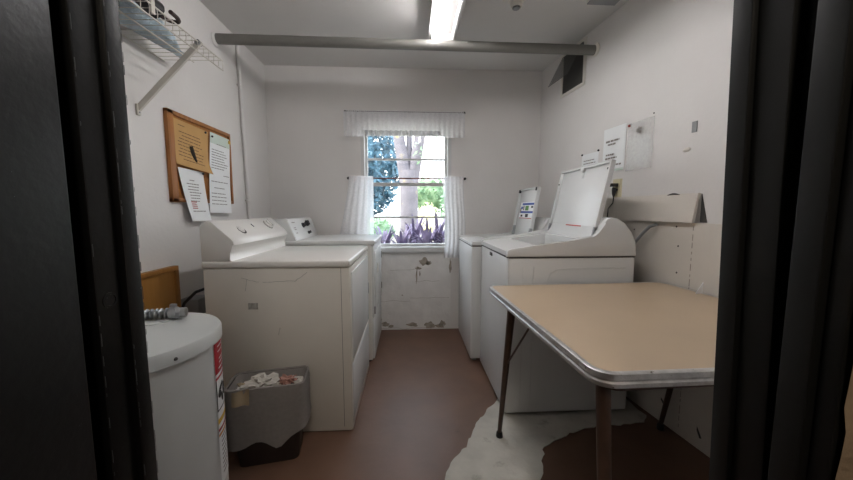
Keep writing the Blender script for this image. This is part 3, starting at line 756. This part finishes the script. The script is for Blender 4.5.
# ------------------------------------------------------------------ washers (right)
def washer(t, x0, x1, y0, y1, zb, prof, lid_y, hx, hz, lx, lz, cabm, topm, rot=0):
    """prof: side outline (x,z) of deck+console, from front bottom, over the top, to the rear bottom"""
    b = MB(); b.box(x0, x1, y0, y1, .025, zb-.004, .012, 3); cab = build('cabinet', b, cabm, t)
    b = MB()
    for (x, y) in ((x0+.04, y0+.05), (x1-.05, y0+.05), (x0+.04, y1-.05), (x1-.05, y1-.05)): b.lathe([(.02, 0), (.02, .012), (.011, .03)], (x, y, 0), 'z', 14)
    build('foot', b, M['plastic_grey'], t)
    b = MB()
    rail = .035
    b.prism(prof, 'y', y0-.004, y0+rail, bev=.008); b.prism(prof, 'y', y1-rail, y1+.004, bev=.008)
    inner = [(x, z - (.012 if x < hx and z > zb+.02 else 0)) for (x, z) in prof]
    ox0, ox1 = x0+.19, hx-.05
    # front strip, rear console, strips beside the opening
    def cut(lo, hi):
        out = []
        P = inner
        def zt(x):
            up = [p for p in P]; 
            for i in range(len(up)-1):
                (xa, za), (xb, zb_) = up[i], up[i+1]
                if xb > xa and xa <= x <= xb: return za + (zb_-za)*(x-xa)/(xb-xa)
            return zb+.02
        pts = [(lo, zb)] + [(lo, zt(lo))] + [p for p in P if lo < p[0] < hi and p[1] > zb+.001] + [(hi, zt(hi)), (hi, zb)]
        return pts
    b.prism(cut(x0+.002, ox0), 'y', y0+rail, y1-rail)
    b.prism(cut(ox1, x1-.002), 'y', y0+rail, y1-rail)
    for (ya, yb) in ((y0+rail, y0+.10), (y1-.10, y1-rail)): b.prism(cut(ox0, ox1), 'y', ya, yb)
    deck = build('top_deck', b, topm, t)
    yc = (y0+y1)/2; xc = (ox0+ox1)/2; r = min((ox1-ox0)/2, .22)+.02
    b = MB(); b.lathe([(0, .45), (r*.9, .45), (r, .50), (r, zb-.012), (r-.012, zb-.01), (r-.015, .52), (.0, .50)], (xc, yc, 0), 'z', 36); build('basket', b, M['steel'], t)
    b = MB(); b.lathe([(.09, .50), (.06, .55), (.04, .60), (.035, .80), (.028, .83), (0, .84)], (xc, yc, 0), 'z', 20); build('agitator', b, M['enamel_cool'], t)
    b = MB(); b.box(x0-.001, x0+.004, y0+.006, y1-.006, zb-.008, zb-.001); b.box(x0+.006, x1-.006, y0-.0005, y0+.003, zb-.008, zb-.001); build('seam', b, M['seam'], t)
    # raised lid
    h0 = Vector((hx, 0, hz)); d = Vector((lx-hx, 0, lz-hz)); Lh = d.length; d.normalize(); nn = Vector((-d.z, 0, d.x))   # nn faces the aisle
    ya, yb = lid_y; Wd = yb-ya
    mx = Matrix(((0, d.x, nn.x, h0.x), (1, 0, 0, ya), (0, d.z, nn.z, h0.z), (0, 0, 0, 1)))   # local (along y, up the lid, towards the aisle)
    b = MB(); b.box(0, Wd, 0, Lh, -.022, -.010, .005, mx=mx)
    f_ = .016
    b.box(0, f_, 0, Lh, -.012, .008, .004, mx=mx); b.box(Wd-f_, Wd, 0, Lh, -.012, .008, .004, mx=mx)
    b.box(0, Wd, Lh-f_, Lh, -.012, .008, .004, mx=mx)
    lid = build('lid', b, topm, t)
    return lid, mx, Wd, Lh
t = thing('washing_machine', 'nearer white washing machine with wide raised lid, beside the table', 'washing machine', (.92, 2.1, 0))
prof = [(.546, .958), (.546, .985), (.552, .996), (.57, 1.004), (.70, 1.022), (.90, 1.046), (1.05, 1.066), (1.078, 1.09), (1.10, 1.15), (1.115, 1.172), (1.14, 1.18), (1.18, 1.172), (1.22, 1.148), (1.262, 1.098), (1.29, 1.04), (1.30, .958)]
lid, mx, Wd, Lh = washer(t, .552, 1.296, 1.757, 2.435, .958, prof, (1.80, 2.415), 1.062, 1.035, 1.16, 1.51, M['enamel_cool'], M['enamel_cool'])
b = MB()
for (u, v) in ((.008, .055), (Wd-.008, .055)): b.box(u-.008, u+.008, v-.035, v+.035, -.014, .010, .003, mx=mx)
build('hinge', b, M['plastic_grey'], lid)
b = MB()
for (u, v) in ((.02, Lh-.05), (Wd-.012, Lh-.10), (.008, .03), (.008, .012)): b.lathe([(.007, 0), (.006, .004), (0, .005)], (u, v, .004), 'z', 12, mx)
build('bumper', b, M['plastic_black'], lid)
b = MB(); b.lathe([(.022, -.012), (.022, .008), (.012, .012), (0, .012)], (Wd*.5, Lh-.018, 0), 'z', 16, mx); b.box(Wd*.5-.012, Wd*.5+.012, Lh-.075, Lh-.03, -.012, -.007, .002, mx=mx); build('lid_catch', b, M['enamel_cool'], lid)
b = MB(); b.box(Wd*.30, Wd*.62, .085, .093, -.0095, -.0085, mx=mx); build('warning_stripe', b, M['inkred'], lid, smooth=False)
b = MB()
for k in range(3):
    for j in range(3): b.box(Wd*(.31+.10*j), Wd*(.31+.10*j)+.045, .072-.012*k, .076-.012*k, -.0095, -.0085, mx=mx)
build('printed_text', b, M['ink'], lid, smooth=False)
b = MB(); b.box(.548, .553, 2.10, 2.16, .915, .937, .001); build('name_badge', b, M['seam'], t)
b = MB()
def embos(p0, p1):
    b.tube([p0, p1], .004, 8)
Pq = [(.62, 1.7575, .88)] + [(.72 + .03*k, 1.7575, .93 - .0) for k in range(3)]
b.tube([(.78, 1.758, .80), (.80, 1.758, .86), (.84, 1.758, .885), (.92, 1.758, .89), (1.24, 1.758, .89)], .0035, 8)
b.tube([(.70, 1.758, .90), (.70, 1.758, .06)], .0035, 8); b.tube([(.64, 1.758, .90), (.64, 1.758, .06)], .0025, 8)
build('pressed_rib', b, M['enamel_cool'], t)
t = thing('washing_machine', 'farther white washing machine with narrow raised lid, next to the window', 'washing machine', (.85, 2.78, 0))
prof = [(.478, .945), (.478, .962), (.484, .972), (.50, .978), (.70, .985), (.90, .995), (.98, 1.0), (1.03, 1.04), (1.075, 1.14), (1.09, 1.16), (1.12, 1.16), (1.15, 1.13), (1.165, .945)]
lid, mx, Wd, Lh = washer(t, .482, 1.162, 2.462, 3.10, .945, prof, (2.53, 2.955), .965, .995, 1.03, 1.41, M['enamel_cool'], M['enamel_cool'])
b = MB()
for (u, v) in ((.01, .035), (Wd-.01, .045)): b.box(u-.012, u+.012, v-.045, v+.045, -.014, .012, .003, mx=mx)
build('hinge', b, M['plastic_grey'], lid)
b = MB()
for (u, v) in ((.02, Lh-.018), (Wd-.016, Lh-.02)): b.box(u-.014, u+.014, v-.014, v+.014, -.004, .013, .003, mx=mx)
build('corner_bumper', b, M['plastic_black'], lid)
st = MB(); st.box(Wd*.12, Wd*.85, .16, .30, -.0098, -.009, mx=mx); st = build('sticker', st, M['paper'], lid, smooth=False)
for (nm, m_, rects) in (('blue_print', 'inkblue', [(.12, .75, .275, .293), (.12, .78, .205, .222), (.70, .80, .24, .262)]), ('green_print', 'inkgreen', [(.38, .56, .228, .268)]), ('red_print', 'inkred', [(.15, .83, .158, .164)]),
                        ('black_print', 'inkdark', [(.35, .5, .17, .198), (.66, .76, .172, .19), (.15, .25, .25, .265)]), ('grey_print', 'ink', [(.62, .68, .23, .27), (.78, .84, .205, .25)])):
    b = MB()
    for (u0, u1, v0, v1) in rects: b.box(Wd*u0, Wd*u1, v0, v1, -.009, -.0082, mx=mx)
    build(nm, b, M[m_], st, smooth=False)
# hoses behind the near washer
t = thing('drain_hose', 'grey hose arching from the washer to the right wall below the board', 'hose', (1.33, 1.9, .6))
b = MB(); b.tube([(1.325, 1.86, .5), (1.325, 1.86, .75), (1.325, 1.86, .93), (1.35, 1.85, 1.02), (1.38, 1.83, 1.08), (1.40, 1.80, 1.125), (1.412, 1.76, 1.14)], .009, 12); build('hose', b, M['plastic_grey'], t)
t = thing('supply_hose', 'black hose standing behind the nearer washing machine', 'hose', (1.34, 2.05, .3))
b = MB(); b.tube([(1.325, 2.06, .4), (1.325, 2.06, .8), (1.335, 2.05, 1.0), (1.36, 2.04, 1.08), (1.38, 2.04, 1.13)], .02, 12); build('hose', b, M['plastic_black'], t)

# ------------------------------------------------------------------ table
t = thing('dining_table', 'old tan-topped table with worn metal edge and brown legs', 'table', (.94, 1.18, 0))
def roundrect(C4, r, n=8, off=0):
    out = []
    for i in range(4):
        p = Vector(C4[i]); a = (Vector(C4[i-1])-p).normalized(); c = (Vector(C4[(i+1) % 4])-p).normalized()
        ctr = p + (a+c)*r
        a0 = math.atan2(*( (-c).yx )); a1 = math.atan2(*((-a).yx))
        d = (a1-a0+PI) % (2*PI) - PI
        for k in range(n+1):
            th = a0 + d*k/n; out.append((ctr.x+(r+off)*math.cos(th), ctr.y+(r+off)*math.sin(th)))
    return out
C4 = [(.475, .745), (1.47, .765), (1.428, 1.725), (.430, 1.69)]
b = MB(); b.prism(roundrect(C4, .05, 8, -.004), 'z', .785, .812); build('tabletop', b, M['laminate'], t, smooth=False)
b = MB()
ring = roundrect(C4, .05, 10)
sec = [(-.006, .8132), (.004, .8138), (.009, .811), (.010, .797), (.006, .793), (.006, .790), (.010, .786), (.010, .776), (.004, .772), (-.006, .772)]
rings = []
for (o_, z_) in sec:
    rr = roundrect(C4, .05, 10, o_); rings.append([b.bm.verts.new((x, y, z_)) for (x, y) in rr])
n = len(ring)
for i in range(len(sec)):
    A, B = rings[i], rings[(i+1) % len(sec)]
    for k in range(n): b._f([A[k], A[(k+1) % n], B[(k+1) % n], B[k]])
build('metal_edge', b, M['chrome'], t)
b = MB(); b.prism(roundrect([(.50, .75), (1.42, .78), (1.38, 1.63), (.46, 1.60)], .04, 4), 'z', .76, .773); build('underframe', b, M['leg'], t, smooth=False)
for (tp, ft) in (((.468, 1.42), (.478, 1.60)), ((.52, .80), (.455, .62)), ((1.36, 1.44), (1.395, 1.615)), ((1.40, .88), (1.435, .70))):
    b = MB(); b.tube([(tp[0], tp[1], .762), (ft[0], ft[1], .03)], .019, 14, .0115); lg = build('leg', b, M['leg'], t)
    b = MB(); b.lathe([(.0, .0), (.017, .0), (.019, .004), (.016, .03), (.012, .036)], (ft[0], ft[1], 0), 'z', 14); build('rubber_foot', b, M['plastic_black'], lg)
for P in (((.472, 1.50, .45), (.50, 1.25, .762)), ((.475, .70, .33), (.66, .98, .762)), ((1.38, 1.53, .45), (1.35, 1.25, .762))):
    b = MB(); b.tube(P, .0045, 8); build('brace', b, M['leg'], t)
b = MB(); p = Vector((1.43, 1.42, .802))
b.prism([(1.395, .8145), (1.43, .8145), (1.43, .87)], 'y', 1.462, 1.466)
tag(build('folded_card', b, M['paper'], smooth=False), 'small white triangular card standing at the table corner by the right jamb', 'card')

# ------------------------------------------------------------------ water heater
HC = Vector((-.995, 1.16)); HR = .272; HZ = .775
t = thing('water_heater', 'short white water heater in front of the dryers', 'water heater', (HC.x, HC.y, 0))
b = MB(); b.lathe([(HR-.008, .0), (HR-.008, HZ-.05)], (HC.x, HC.y, 0), 'z', 72); body = build('tank', b, M['heater'], t)
b = MB(); b.lathe([(HR-.01, HZ-.055), (HR, HZ-.05), (HR, HZ-.012), (HR-.006, HZ-.002), (HR-.02, HZ), (0, HZ)], (HC.x, HC.y, 0), 'z', 72); lid = build('top_cap', b, M['heater'], t)
b = MB(); a = R(-28); b.lathe([(.006, 0), (.005, .003), (0, .004)], (0, 0, 0), 'z', 12, Matrix.Translation((HC.x+HR*math.cos(a), HC.y+HR*math.sin(a), HZ-.032)) @ Vector((math.cos(a), math.sin(a), 0)).to_track_quat('Z', 'Y').to_matrix().to_4x4()); build('screw', b, M['seam'], t)
def band(a0, a1, z0, z1, r=HR-.008, lift=.0015, n=10, skew=0):
    b = MB()
    b.grid(lambda u, v: Vector((HC.x + (r+lift)*math.cos(R(a0+(a1-a0)*u)), HC.y + (r+lift)*math.sin(R(a0+(a1-a0)*u)), z0 + (z1-z0)*v + skew*u)), n, 2); return b
LA0, LA1 = 6, 50
lb = build('warning_label', band(LA0, LA1, .16, .735), M['paper'], t)
for (nm, z0, z1, m_, a0, a1) in (('red_heading', .60, .735, 'red', LA0, LA1), ('red_stripe', .578, .588, 'red', LA0, LA1), ('yellow_stripe', .405, .425, 'yellow', LA0, LA1), ('red_stripe', .375, .386, 'red', LA0, LA1), ('orange_stripe', .355, .365, 'orange', LA0, LA1), ('black_rule', .455, .460, 'inkdark', LA0, LA1), ('black_border', .46, .578, 'inkdark', LA0, LA0+1.2)):
    build(nm, band(a0, a1, z0, z1, lift=.0024), M[m_], lb)
b = MB()
def spot(aa, z, ra, rz, rotz=0):
    n = 14; vs = []
    for k in range(n):
        th = 2*PI*k/n; x, y = ra*math.cos(th), rz*math.sin(th); c, s = math.cos(rotz), math.sin(rotz)
        xx, yy = x*c-y*s, x*s+y*c; A = R(aa) + xx/HR; vs.append(b.bm.verts.new((HC.x+(HR-.0052)*math.cos(A), HC.y+(HR-.0052)*math.sin(A), z+yy)))
    b._f(vs)
for (aa, z, ra, rz, ro) in ((-5, .54, .028, .010, .5), (3, .53, .02, .010, -.7), (-8, .515, .016, .014, 0), (-3, .495, .012, .02, .3), (5, .50, .016, .014, 0), (1, .515, .01, .024, 0.2), (12, .53, .02, .012, .4), (14, .50, .014, .02, 0)): spot(aa+20, z, ra, rz, ro)
build('pictogram', b, M['inkdark'], lb, smooth=False)
b = MB()
for k in range(9):
    z = .34 - .018*k; b.grid(lambda u, v: Vector((HC.x+(HR-.0056)*math.cos(R(LA0+4+(LA1-LA0-8)*u)), HC.y+(HR-.0056)*math.sin(R(LA0+4+(LA1-LA0-8)*u)), z+.006*v)), 8, 1)
build('printed_text', b, M['ink'], lb)
b = MB()
for (a0, z) in ((12, .70), (12, .68), (14, .65), (14, .635), (12, .615)): b.grid(lambda u, v: Vector((HC.x+(HR-.0052)*math.cos(R(a0+30*u)), HC.y+(HR-.0052)*math.sin(R(a0+30*u)), z+.005*v)), 8, 1)
build('white_text', b, M['paper'], lb)
# flexible conduit on top
P0 = Vector((-1.34, 1.23, HZ+.026)); P1 = Vector((-.965, 1.333, HZ+.026))
t = thing('flexible_conduit', 'ribbed metal conduit lying on top of the water heater', 'conduit', (-1.1, 1.3, HZ))
b = MB(); N_ = 200
b.tube([P0.lerp(P1, k/N_) + Vector((0, 0, .004*math.sin(k/N_*PI))) for k in range(N_+1)], lambda q: .0175 + .005*math.sin(q*2*PI*24), 18); build('ribbed_tube', b, M['steel'], t)
dd = (P1-P0).normalized()
b = MB(); b.tube([P1 - dd*.016, P1 - dd*.014, P1 + dd*.008, P1+dd*.009], .0255, 16); b.tube([P1 + dd*.009, P1 + dd*.022], .024, 6); b.tube([P1 + dd*.022, P1+dd*.036, P1 + dd*.040], .019, 14)
b.box(-.012, .012, -.006, .006, .0, .03, .002, mx=Matrix.Translation(P1 - dd*.003 + Vector((0, 0, .008))))
build('clamp_connector', b, M['steel'], t)
b = MB(); b.lathe([(.06, HZ), (.06, HZ+.004), (.05, HZ+.006), (0, HZ+.006)], (P1.x-.06, P1.y-.02, 0), 'z', 28); build('cover_disc', b, M['heater'], t)

# ------------------------------------------------------------------ waste bin
BA = R(10); BC = Vector((-.700, 1.555, 0)); BM_ = Matrix.Translation(BC) @ Matrix.Rotation(BA, 4, 'Z')
t = thing('waste_bin', 'dark brown waste bin lined with a grey-white bag, between heater and dryer', 'waste bin', (BC.x, BC.y, 0))
def rr2(hx, hy, r, n=6):
    P = roundrect([(-hx, -hy), (hx, -hy), (hx, hy), (-hx, hy)], r, n); out = []
    for i in range(len(P)):
        a, c = Vector(P[i]), Vector(P[(i+1) % len(P)]); m = 12 if i % (n+1) == n else 1
        out += [tuple(a.lerp(c, k/m)) for k in range(m)]
    return out
def loft(b, secs, mxx, close_bottom=True):
    rings = [[b.bm.verts.new(mxx @ Vector((x, y, z + (fz(x, y) if fz else 0)))) for (x, y) in rr2(hx, hy, r)] for (hx, hy, r, z, fz) in secs]
    n = len(rings[0])
    for A, B in zip(rings, rings[1:]):
        for k in range(n): b._f([A[k], A[(k+1) % n], B[(k+1) % n], B[k]])
    if close_bottom: b._f(rings[0][::-1])
    return b
b = MB(); loft(b, [(.135, .075, .03, 0, None), (.172, .088, .035, .375, None), (.175, .091, .035, .375, None), (.175, .091, .035, .39, None), (.167, .083, .03, .39, None), (.132, .072, .03, .01, None)], BM_)
build('bucket', b, M['bin'], t)
b = MB()
w1 = lambda x, y: .004*noise.noise(Vector((x*30, y*30, 0)))
w2 = lambda x, y: .012*noise.noise(Vector((x*9, y*9, 3))) + .02*x/.18
w3 = lambda x, y: .02*noise.noise(Vector((x*12, y*12, 8))) + .035*(x/.18) - .05*math.exp(-((x-.06)/.05)**2)*(1 if y < 0 else 0)
loft(b, [(.157, .073, .03, .315, None), (.167, .082, .033, .387, None), (.172, .088, .035, .396, w1), (.179, .095, .036, .394, w1), (.182, .098, .04, .365, w1), (.182, .099, .04, .28, w2), (.180, .100, .045, .20, w2), (.184, .104, .05, .135, w3)], BM_, False)
for v in b.bm.verts:
    if v.co.z < .36: v.co += Vector((1, 0, 0))*.006*noise.noise(v.co*18) + Vector((0, 1, 0))*.006*noise.noise(v.co*18+Vector((7, 0, 0)))
build('bin_liner', b, M['liner'], t)
b = MB()
def tab(u, v):
    p = BM_ @ Vector((-.135 + .075*u, -.099 - .012*v - .006*math.sin(u*7), .388 - .06*v + .012*u*(1-v)))
    return p
b.grid(tab, 8, 8); build('liner_tail', b, M['lint'], t)
trash = [(-.10, 0, .034, 'bintrash', 'crumpled white paper at the left of the waste bin'), (-.04, .02, .044, 'bintrash', 'largest crumpled white paper, in the middle of the waste bin'), (.03, -.02, .036, 'bintrash', 'crumpled white paper at the front of the waste bin'),
         (.075, .02, .040, 'trashdark', 'dark crumpled wrapper at the right of the waste bin'), (.085, -.005, .026, 'trashpink', 'pink crumpled tissue on the dark wrapper in the waste bin'), (-.12, .045, .028, 'lint', 'tan crumpled wrapper at the back left of the waste bin'), (.12, .03, .03, 'bintrash', 'crumpled white paper at the right rear rim of the waste bin')]
for i, (x, y, r, m_, lab) in enumerate(trash):
    zc = .335 if m_ != 'trashpink' else .375
    if i == 1: zc = .362
    b = MB(); b.blob(BM_ @ Vector((x, y, zc)), r*1.3, 3, .3, 1.3, (1.25, .95, .62), seed=i*3.1+1, ridge=1.4)
    tag(build('crumpled_paper' if m_ == 'bintrash' else 'crumpled_wrapper', b, M[m_], smooth=False), lab, 'litter', 'litter in the waste bin')
b = MB(); b.box(-.78, -.74, 1.33, 1.36, .0, .0)if False else None
# ------------------------------------------------------------------ outside
b = MB(); b.box(-14, 14, 3.4, 26, .2, .6)
tag(build('ground', b, M['ground'], smooth=False), 'pale sandy ground outside the window', 'ground', kind='structure')
t = thing('forked_tree', 'pale forked tree trunk right outside the window', 'tree', (-.01, 6, .6))
b = MB()
b.tube([(-.01, 6, .3), (-.012, 6, .8), (-.01, 6, 1.5), (-.015, 6, 1.95)], lambda q: .175 - .015*q + .03*max(0, .2-q), 18)
b.tube([(-.06, 6, 1.75), (-.12, 6, 2.1), (-.20, 6, 2.6), (-.30, 6, 3.4), (-.5, 6, 4.6)], lambda q: .125 - .05*q, 14)
b.tube([(.05, 6, 1.75), (.12, 6, 2.15), (.21, 6, 2.65), (.32, 6, 3.4), (.5, 6, 4.8)], lambda q: .12 - .05*q, 14)
b.tube([(-.02, 6.05, 1.9), (0, 6.1, 2.5), (.0, 6.1, 3.6)], lambda q: .07 - .03*q, 12)
build('trunk', b, M['bark'], t)
def inbox(c, r): 
    def f():
        while True:
            p = Vector((random.uniform(-1, 1), random.uniform(-1, 1), random.uniform(-1, 1)))
            if p.length < 1: return Vector(c) + Vector((p.x*r[0], p.y*r[1], p.z*r[2]))
    return f
b = MB(); b.leaves(500, inbox((.3, 6, 4.6), (2.2, 1.2, 1.0)), .16); b.leaves(26, inbox((.45, 5.8, 2.55), (.16, .2, .22)), .09); b.leaves(16, inbox((.16, 5.8, 2.25), (.1, .2, .2)), .08); b.leaves(14, inbox((.58, 5.9, 2.7), (.12, .2, .12)), .08)
build('foliage', b, M['leafpale'], t)
t = thing('leafy_tree', 'dark blue-green leafy tree at the left of the window view', 'tree', (-1.3, 9.5, .6))
b = MB(); b.leaves(3600, inbox((-1.35, 9.5, 2.45), (1.15, .9, 1.45)), .2, .6); b.leaves(1200, inbox((-2.6, 9.8, 2.6), (1.0, .9, 1.6)), .2, .6); build('foliage', b, M['leafdark'], t)
b = MB(); b.tube([(-1.5, 9.6, .3), (-1.5, 9.6, 1.6), (-1.4, 9.6, 2.6)], .1, 10, .05); build('trunk', b, M['bark'], t)
def bush(name, label, c, r, n, size, m):
    b = MB(); b.leaves(n, inbox(c, r), size, .6); b.blob(c, 1, 3, .15, 3, (r[0]*.8, r[1]*.8, r[2]*.8))
    tag(build(name, b, M[m], smooth=False), label, 'shrub')
bush('shrub', 'pale green shrub under the dark leafy tree', (-.72, 7.2, .72), (.38, .3, .36), 700, .1, 'leafpale')
bush('shrub', 'round pale yellow sunlit shrub to the right of the forked trunk', (.5, 8.9, .9), (.36, .36, .56), 900, .05, 'mound')
bush('shrub', 'distant green shrub above the pale yellow one, right of the trunk', (.85, 15, 1.9), (1.0, .6, .9), 900, .2, 'leafmid')
bush('shrub', 'low green shrub at the far right of the window view', (2.2, 14, 1.4), (.9, .6, 1.0), 700, .2, 'leafpale')
b = MB(); b.box(-9, 9, 19, 19.3, .3, 1.2); tag(build('garden_wall', b, M['fence'], smooth=False), 'pale low wall far behind the garden', 'garden wall')
def strappy(c, h, n, label, seed):
    random.seed(seed); b = MB()
    for k in range(n):
        a = 2*PI*k/n + random.uniform(-.3, .3); L = h*random.uniform(.6, 1.05); tilt = random.uniform(.45, 1.35); w = .018*random.uniform(.8, 1.3)
        s_ = Vector((-math.sin(a), math.cos(a), 0)); pr = None; base = h*.25*random.random()
        for i in range(6):
            q = i/5; r_ = L*math.sin(tilt)*q*.75; z = c[2] + base + L*math.cos(tilt)*q + L*.22*math.sin(q*PI*.8) - L*.25*q*q*math.sin(tilt)
            p = Vector((c[0]+r_*math.cos(a), c[1]+r_*math.sin(a), z)); ww = w*math.sin(PI*(.12+.86*q))
            cur = [b.bm.verts.new(p - s_*ww), b.bm.verts.new(p + s_*ww)]
            if pr: b._f([pr[0], pr[1], cur[1], cur[0]])
            pr = cur
    b.tube([(c[0], c[1], c[2]-.02), (c[0], c[1], c[2]+h*.35)], .014, 8)
    tag(build('strappy_plant', b, M['purple']), label, 'plant', 'purple plants below the window')
for i, (x, y, h, lab) in enumerate([(-.33, 4.05, .48, 'leftmost purple strappy plant outside the window, nearest the left curtain'), (-.10, 3.95, .50, 'purple strappy plant outside, left of the trunk foot'), (.06, 4.15, .58, 'tall purple strappy plant outside in front of the trunk'), (.22, 3.95, .52, 'purple strappy plant outside, just right of the trunk foot'), (.36, 4.1, .60, 'tallest purple strappy plant outside, at the right of the window'), (.50, 3.95, .48, 'rightmost purple strappy plant outside, behind the right curtain')]):
    strappy((x, y, .6), h, 34, lab, 20+i)

# ------------------------------------------------------------------ light, world, camera
w = bpy.data.worlds.new('sky'); sc.world = w; w.use_nodes = True
bg = w.node_tree.nodes['Background']; N = w.node_tree.nodes; L = w.node_tree.links
tc = N.new('ShaderNodeTexCoord'); sep = N.new('ShaderNodeSeparateXYZ'); rp = N.new('ShaderNodeValToRGB')
L.new(tc.outputs['Generated'], sep.inputs[0]); L.new(sep.outputs['Z'], rp.inputs['Fac'])
rp.color_ramp.elements[0].color = (1.0, 1.0, 1.0, 1); rp.color_ramp.elements[1].color = (.72, .84, 1.0, 1)
L.new(rp.outputs['Color'], bg.inputs['Color']); bg.inputs['Strength'].default_value = 3.6
s = bpy.data.lights.new('sun', 'SUN'); s.energy = 4; s.angle = R(1); s.color = (1, .93, .78)
so = bpy.data.objects.new('sun', s); C.objects.link(so); so.location = (-5, 5, 6)
so.rotation_euler = Vector((.80, .22, -.75)).to_track_quat('-Z', 'Y').to_euler()
hl = bpy.data.lights.new('hall_lamp', 'AREA'); hl.energy = 8; hl.shape = 'DISK'; hl.size = .3; hl.color = (1, .88, .72)
ho = bpy.data.objects.new('hall_lamp', hl); C.objects.link(ho); ho.location = (.1, -.9, 2.5)
cam = bpy.data.cameras.new('camera'); co = bpy.data.objects.new('camera', cam); C.objects.link(co)
co.location = (0, 0, 1.22)
co.rotation_euler = (R(90-5.3), 0, R(-3.0))
cam.sensor_fit = 'HORIZONTAL'; cam.sensor_width = 36; cam.lens = 36*320/853; cam.clip_start = .02
sc.camera = co
vs = sc.view_settings
vs.view_transform = 'Standard'; vs.look = 'None'; vs.gamma = 1; vs.use_curve_mapping = False; vs.exposure = .66
